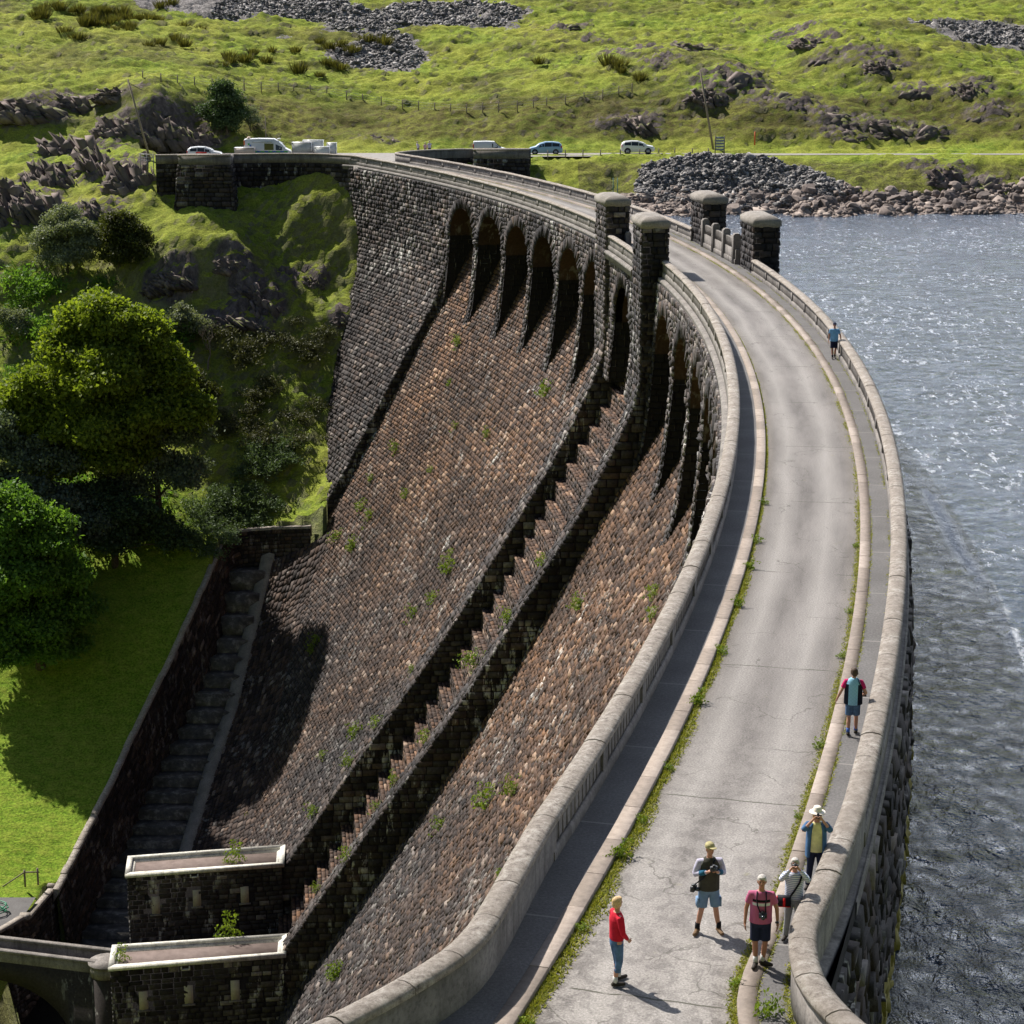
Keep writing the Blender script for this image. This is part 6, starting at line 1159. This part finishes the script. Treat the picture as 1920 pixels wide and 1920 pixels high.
for sd in (-1,1):
    sh=Vector((sd*.185,0,1.405)); el,wr=Vector(shoot[(sd+1)//2][0]),Vector(shoot[(sd+1)//2][1]); G.tube([(sd*.10,0,1.41),tuple(sh),tuple((sh+el)/2),tuple(el)],[.072,.078,.072,.062],12); G.tube([tuple(el-(el-sh)*.08),tuple(el),tuple(el+(wr-el)*.35)],[.055,.062,.056],12)
    rings(G,[(.72,.055,.15,sd*.165,.01),(.9,.06,.155,sd*.16,.01),(1.2,.062,.15,sd*.15,.0),(1.40,.07,.12,sd*.12,0),(1.46,.04,.08,sd*.09,0)])
rings(G,[(.72,.20,.05,0,.12),(1.2,.19,.05,0,.11),(1.44,.14,.045,0,.06)]); link('cardigan',fused(G,'cardigan',.012,2),cardi,e)
camera('compact camera held to the face of the woman in the white sun hat',inworld((0,-.175,1.66),e,s),math.radians(-4),.9,.04)
# walking away in a quilted gilet
e,fp,s=person('woman in light blue quilted gilet and denim shorts walking away on the right footway',(8.12,46.62,KH),math.radians(168),1.66,[((-.31,.02,1.14),(-.24,-.16,1.02),(.3,-1,-.1),.9,(1,0,0)),((.31,.04,1.14),(.40,-.01,.92),(.3,-.1,-1),.4,(-1,0,0))],(((-.09,-.06,.50),(-.09,-.10,.09),(-.1,-1)),((.09,.01,.50),(.09,.10,.10),(.1,-1))),pinkt,M['denim'],M['shoe'],(M['brownhair'],'bob'),belly=1.2,hem=.92,head=.5,sleeve='short',sock=fab('blue_sock',(.06,.13,.42)))
G=MB(); rings(G,[(.83,.235,.185,0,0),(1.0,.232,.182,0,0),(1.2,.225,.175,0,0),(1.36,.215,.150,0,0),(1.43,.185,.12,0,0),(1.50,.092,.085,0,0)]); link('gilet',fused(G,'gilet',.011,2),gl.m,e)
camera('black camera carried at the left side of the woman in the light blue gilet',inworld((-.24,-.27,1.0),e,s),math.radians(168),1.1,.07)
G=MB(); G.tube([inworld(p,e,s) for p in ((-.25,-.2,1.05),(-.235,.06,1.25),(-.15,.12,1.40),(-.09,.02,1.50))],.012,6); G.build('camera_strap',M['black'],label='thin black strap over the shoulder of the light blue gilet',cat='strap')
# man walking towards us
e,fp,s=person('man in blue T-shirt, cap and navy shorts walking along the far right footway',(16.1,102.1,KH),math.radians(2),1.80,[down(-1,.25,-.02),down(1,.30,-.08)],(((-.09,-.06,.50),(-.08,-.14,.09),(-.1,-1)),((.09,.02,.50),(.08,.10,.10),(.1,-1))),bluet,M['navy'],M['shoe'],None,skin='skin_tan',belly=1.12,hem=.86,hat='navycap',sock=M['black'],vox=.012)
# three visitors behind the hairpin wall
for i,(x,y,h,l,t) in enumerate(((-11.6,258.3,1.66,'leftmost visitor in lilac leaning behind the far curved parapet',lilac),(-10.75,258.6,1.52,'short middle visitor behind the far curved parapet',fab('pinkish_top',(.5,.32,.36))),(-10.2,258.2,1.75,'rightmost visitor in pale lilac behind the far curved parapet',lilac))):
    person(l,(x,y,0.01),math.radians(-50+40*i),h,[down(-1),down(1)],stand,t,M['navy'],M['shoe'],(M['grey_hair'],'bob'),legwear='long',sleeve='short',vox=.02,lean=.25 if i==0 else 0.)
# ---------------------------------------------------------------- vehicles
def carpaint(name,c): m=NM(name,.28,.5); m.col(c); m.b.inputs['Coat Weight'].default_value=.6; return m.m
M['paint_white']=carpaint('white_car_paint',(.72,.73,.74)); M['paint_blue']=carpaint('pale_blue_car_paint',(.24,.40,.60)); M['tyre']=plain('tyre_rubber',(.02,.02,.02),.85,.2); M['rim']=plain('alloy_rim',(.45,.45,.46),.4,.5,.6); M['taillight']=plain('red_tail_light',(.5,.01,.01),.3); M['trimb']=plain('black_plastic_trim',(.02,.02,.022),.7)
def vehicle(name,label,cat,loc,rz,ST,paint,wx,wr,wins,screen=None,extras=None):
    """ST: stations (x, zbottom, zbelt, zroof, half width body, half width roof), nose at +x"""
    e=empty(name,label,cat,loc,rz); xs=[s[0] for s in ST]; g=lambda x,k:float(np.interp(x,xs,[s[k] for s in ST]))
    def sec(x,o=0.):
        zb,zl,zr,wb,wrf=[g(x,k) for k in range(1,6)]; H=[(wb*.93,zb),(wb,zb+.18),(wb*1.0,(zb+zl)/2),(wb*.97,zl),(wrf,max(zl+.01,zr-.06)),(wrf*.8,max(zl+.015,zr)),(0,max(zl+.02,zr+.015))]
        return H
    X=np.unique(np.concatenate([xs,np.linspace(xs[0],xs[-1],26)])); mb=MB(); R=[]
    for x in X: H=sec(x); R.append([(x,-w,z) for w,z in H]+[(x,w,z) for w,z in H[-2::-1]])
    G=np.array(R); mb.grid(G); n=G.shape[1]
    for k,rv in ((0,0),(-1,1)): mb.add(G[k],[tuple(range(n))[::-1 if rv else 1]])
    link('body',mkmesh('body',np.concatenate(mb.v),mb.l,mb.n),paint,e)
    for x0,x1,t0,t1 in wins:
        for sd in (-1,1):
            mb=MB(); q=[]
            for x,ta,tb in ((x0,t0,t1),(x1,t0,t1)):
                H=sec(x); a=np.array([H[3][0],H[3][1]]); b=np.array([H[4][0],H[4][1]])
                for t in (ta,tb): p=a+(b-a)*t; q.append((x,sd*(p[0]+.012),p[1]))
            mb.add([q[0],q[2],q[3],q[1]],[(0,1,2,3)]); link('window',mkmesh('window',np.concatenate(mb.v),mb.l,mb.n),M['glass_dark'],e)
    if screen:
        for xa,xb in screen:
            mb=MB(); A=sec(xa);B_=sec(xb); mb.add([(xa,-A[4][0]*.86,A[5][1]+.012),(xa,A[4][0]*.86,A[5][1]+.012),(xb,B_[4][0]*.9,B_[5][1]+.02),(xb,-B_[4][0]*.9,B_[5][1]+.02)],[(0,1,2,3)]); link('windscreen',mkmesh('windscreen',np.concatenate(mb.v),mb.l,mb.n),M['glass_dark'],e)
    wb=max(s[4] for s in ST)
    for x in wx:
        for sd in (-1,1):
            mb=MB(); mb.tube([(x,sd*(wb-.22),wr),(x,sd*(wb+.012),wr)],wr,20); wo=link('wheel',mkmesh('wheel',np.concatenate(mb.v),mb.l,mb.n),M['tyre'],e)
            mb=MB(); mb.tube([(x,sd*(wb-.05),wr),(x,sd*(wb+.03),wr)],wr*.62,16); link('rim',mkmesh('rim',np.concatenate(mb.v),mb.l,mb.n),M['rim'],wo)
            mb=MB(); mb.tube([(x,sd*(wb-.1),wr+.02),(x,sd*(wb+.005),wr+.02)],wr*1.17,20); link('wheel_arch',mkmesh('wheel_arch',np.concatenate(mb.v),mb.l,mb.n),M['trimb'],e)
    for nm,x,y,z,d,mt in (extras or []): mb=MB(); mb.box((x,y,z),d); link(nm,mkmesh(nm,np.concatenate(mb.v),mb.l,mb.n),mt,e)
    return e
hatch=[(-2.12,.38,.85,.9,.72,.6),(-1.98,.26,.93,1.28,.83,.66),(-1.7,.24,.97,1.50,.86,.68),(-.9,.22,.96,1.60,.87,.70),(0.,.22,.93,1.60,.87,.70),(.75,.22,.92,1.38,.87,.66),(1.35,.22,.93,1.0,.86,.70),(1.85,.24,.84,.88,.82,.66),(2.1,.36,.66,.70,.70,.55)]
ex=lambda w:[('tail_light',-1.99,-.74,.98,(.12,.2,.28),M['taillight']),('tail_light',-1.99,.74,.98,(.12,.2,.28),M['taillight']),('mirror',.72,-w-.08,1.0,(.14,.14,.13),M['trimb']),('mirror',.72,w+.08,1.0,(.14,.14,.13),M['trimb'])]
vehicle('parked_car','pale blue hatchback parked on the lane facing left beside the stone block','car',(4.15,259.8,0),math.pi,hatch,M['paint_blue'],(-1.28,1.3),.32,((-1.75,-.85,.12,.88),(-.78,.1,.1,.9),(.17,.72,.1,.75)),((.15,1.2),),ex(.87))
suv=[(-2.08,.45,.95,1.0,.74,.6),(-1.95,.32,1.0,1.36,.86,.66),(-1.6,.30,1.02,1.56,.88,.68),(-.8,.28,1.0,1.64,.89,.70),(0.,.28,.98,1.62,.89,.70),(.7,.28,.98,1.42,.89,.66),(1.15,.28,1.0,1.12,.88,.72),(1.9,.30,.92,.98,.85,.68),(2.1,.42,.72,.78,.74,.58)]
vehicle('parked_car','white crossover parked on the lane facing right beyond the post fence','car',(15.7,261.2,0),0,suv,M['paint_white'],(-1.28,1.28),.35,((-1.65,-.85,.14,.85),(-.78,.05,.1,.88),(.12,.65,.1,.7)),((.1,1.1),),ex(.89))
e=vehicle('parked_car','white estate car with a red door sign parked behind the far left wall','car',(-36.7,249.4,0),0,suv,M['paint_white'],(-1.28,1.28),.35,((-1.65,-.85,.14,.85),(-.78,.05,.1,.88),(.12,.65,.1,.7)),((.1,1.1),),ex(.89)+[('door_sign',-.3,-.905,.94,(1.3,.03,.16),plain('red_sign_vinyl',(.75,.04,.03),.5))])
sv=[(-2.1,.35,1.0,1.72,.82,.74),(-2.05,.28,1.05,1.80,.84,.75),(-.6,.26,1.03,1.84,.85,.75),(.45,.26,1.0,1.80,.85,.74),(1.0,.26,1.0,1.30,.85,.70),(1.35,.26,.98,1.08,.84,.74),(1.95,.3,.84,.92,.8,.66),(2.1,.4,.7,.74,.7,.55)]
vehicle('small_van','small white panel van parked behind the stone end block','van',(-2.65,256.9,0),0,sv,M['paint_white'],(-1.35,1.3),.32,((.2,.9,.1,.8),),((.5,1.3),),[('tail_light',-2.08,-.80,1.2,(.1,.1,.55),M['taillight'])]+ex(.85)[2:])
lv=[(-2.75,.4,1.2,2.45,.95,.86),(-2.7,.35,1.2,2.55,.97,.88),(-1.,.35,1.2,2.62,.98,.88),(.8,.35,1.2,2.58,.98,.86),(1.6,.35,1.2,2.1,.98,.82),(2.15,.35,1.2,1.45,.97,.82),(2.7,.4,1.0,1.2,.92,.75),(2.85,.5,.8,.9,.82,.65)]
chq=NM('green_blue_chequer',.5,.4); chq.col(chq.ramp(chq.attr('rnd'),[(0,(.04,.40,.06)),(.5,(.02,.12,.42))])); chq.t.nodes['Color Ramp'].color_ramp.interpolation='CONSTANT'
e=vehicle('ambulance_van','high-roofed white van with green and blue chequered stripe behind the far wall','van',(-29.1,249.2,0),0,lv,M['paint_white'],(-1.7,1.75),.36,((-.35,.75,.05,.62),(1.0,1.75,.05,.62)),((1.0,2.1),),[('roof_light',-2.3,0,2.68,(.3,1.3,.12),plain('amber_white_beacon',(.7,.5,.35),.4)),('roof_light',1.3,0,2.52,(.3,1.2,.12),plain('clear_beacon',(.6,.6,.62),.3)),('tail_light',-2.72,-.85,2.1,(.12,.2,.5),plain('orange_lamp',(.6,.14,.05),.4)),('lettering_strip',-.6,-.925,2.2,(2.4,.02,.1),plain('grey_vinyl',(.35,.38,.42),.5))])
mb=MB()
for k in range(11): mb.box((-2.6+k*.46+.2,-.985,1.06),(.46,.03,.17),rnd=float(k%2)); mb.box((-2.6+k*.46+.2,-.988,.89),(.46,.03,.17),rnd=float((k+1)%2))
for k,(x,z) in enumerate(((-2.2,1.95),(-2.0,1.78))): mb.box((x,-.95,z),(.2,.03,.2),rnd=float(k))
link('chequer_stripe',mkmesh('chequer_stripe',np.concatenate(mb.v),mb.l,mb.n,{'rnd':('POINT',mb.a['rnd'])}),chq.m,e)
def trailer(label,x,y,w,h,z0,mat,cat='trailer'):
    e=empty('box_trailer',label,cat,(x,y,0)); 
    mb=MB(); mb.box((0,0,z0+h/2),(w,1.5,h)); link('box',mkmesh('box',np.concatenate(mb.v),mb.l,mb.n),mat,e)
    mb=MB(); mb.box((0,0,z0+h+.03),(w+.08,1.58,.07)); 
    for sx in (-1,1): mb.box((sx*(w/2-.02),-.765,z0+h/2),(.05,.04,h))
    mb.box((0,-.77,z0+.03),(w,.04,.06)); link('lid',mkmesh('lid',np.concatenate(mb.v),mb.l,mb.n),M['rim'] if mat is not M['paint_white'] else M['paint_white'],e)
    for sd in (-1,1):
        mb=MB(); mb.tube([(0,sd*.7,.3),(0,sd*.85,.3)],.3,16); link('wheel',mkmesh('wheel',np.concatenate(mb.v),mb.l,mb.n),M['tyre'],e)
    mb=MB(); mb.tube([(-w/2,0,.45),(-w/2-.9,0,.45)],.05,6); link('drawbar',mkmesh('drawbar',np.concatenate(mb.v),mb.l,mb.n),M['trimb'],e)
pale=plain('pale_grey_panel',(.45,.47,.48),.5); M['palebox']=pale
trailer('grey-sided box trailer just right of the ambulance van',-25.0,248.8,2.3,1.55,.55,pale); trailer('middle white box trailer, tallest lid of the three behind the far wall',-23.8,250.3,2.4,1.72,.55,M['paint_white']); trailer('low bright white box trailer in front of the other boxes',-22.5,247.6,1.7,1.15,.5,M['paint_white']); trailer('rightmost white box trailer behind the far wall',-21.5,249.4,1.1,1.5,.5,M['paint_white'])
trailer('low beige generator trailer in front of the ambulance van',-31.6,246.9,2.3,.75,.85,plain('beige_panel',(.55,.48,.43),.6))
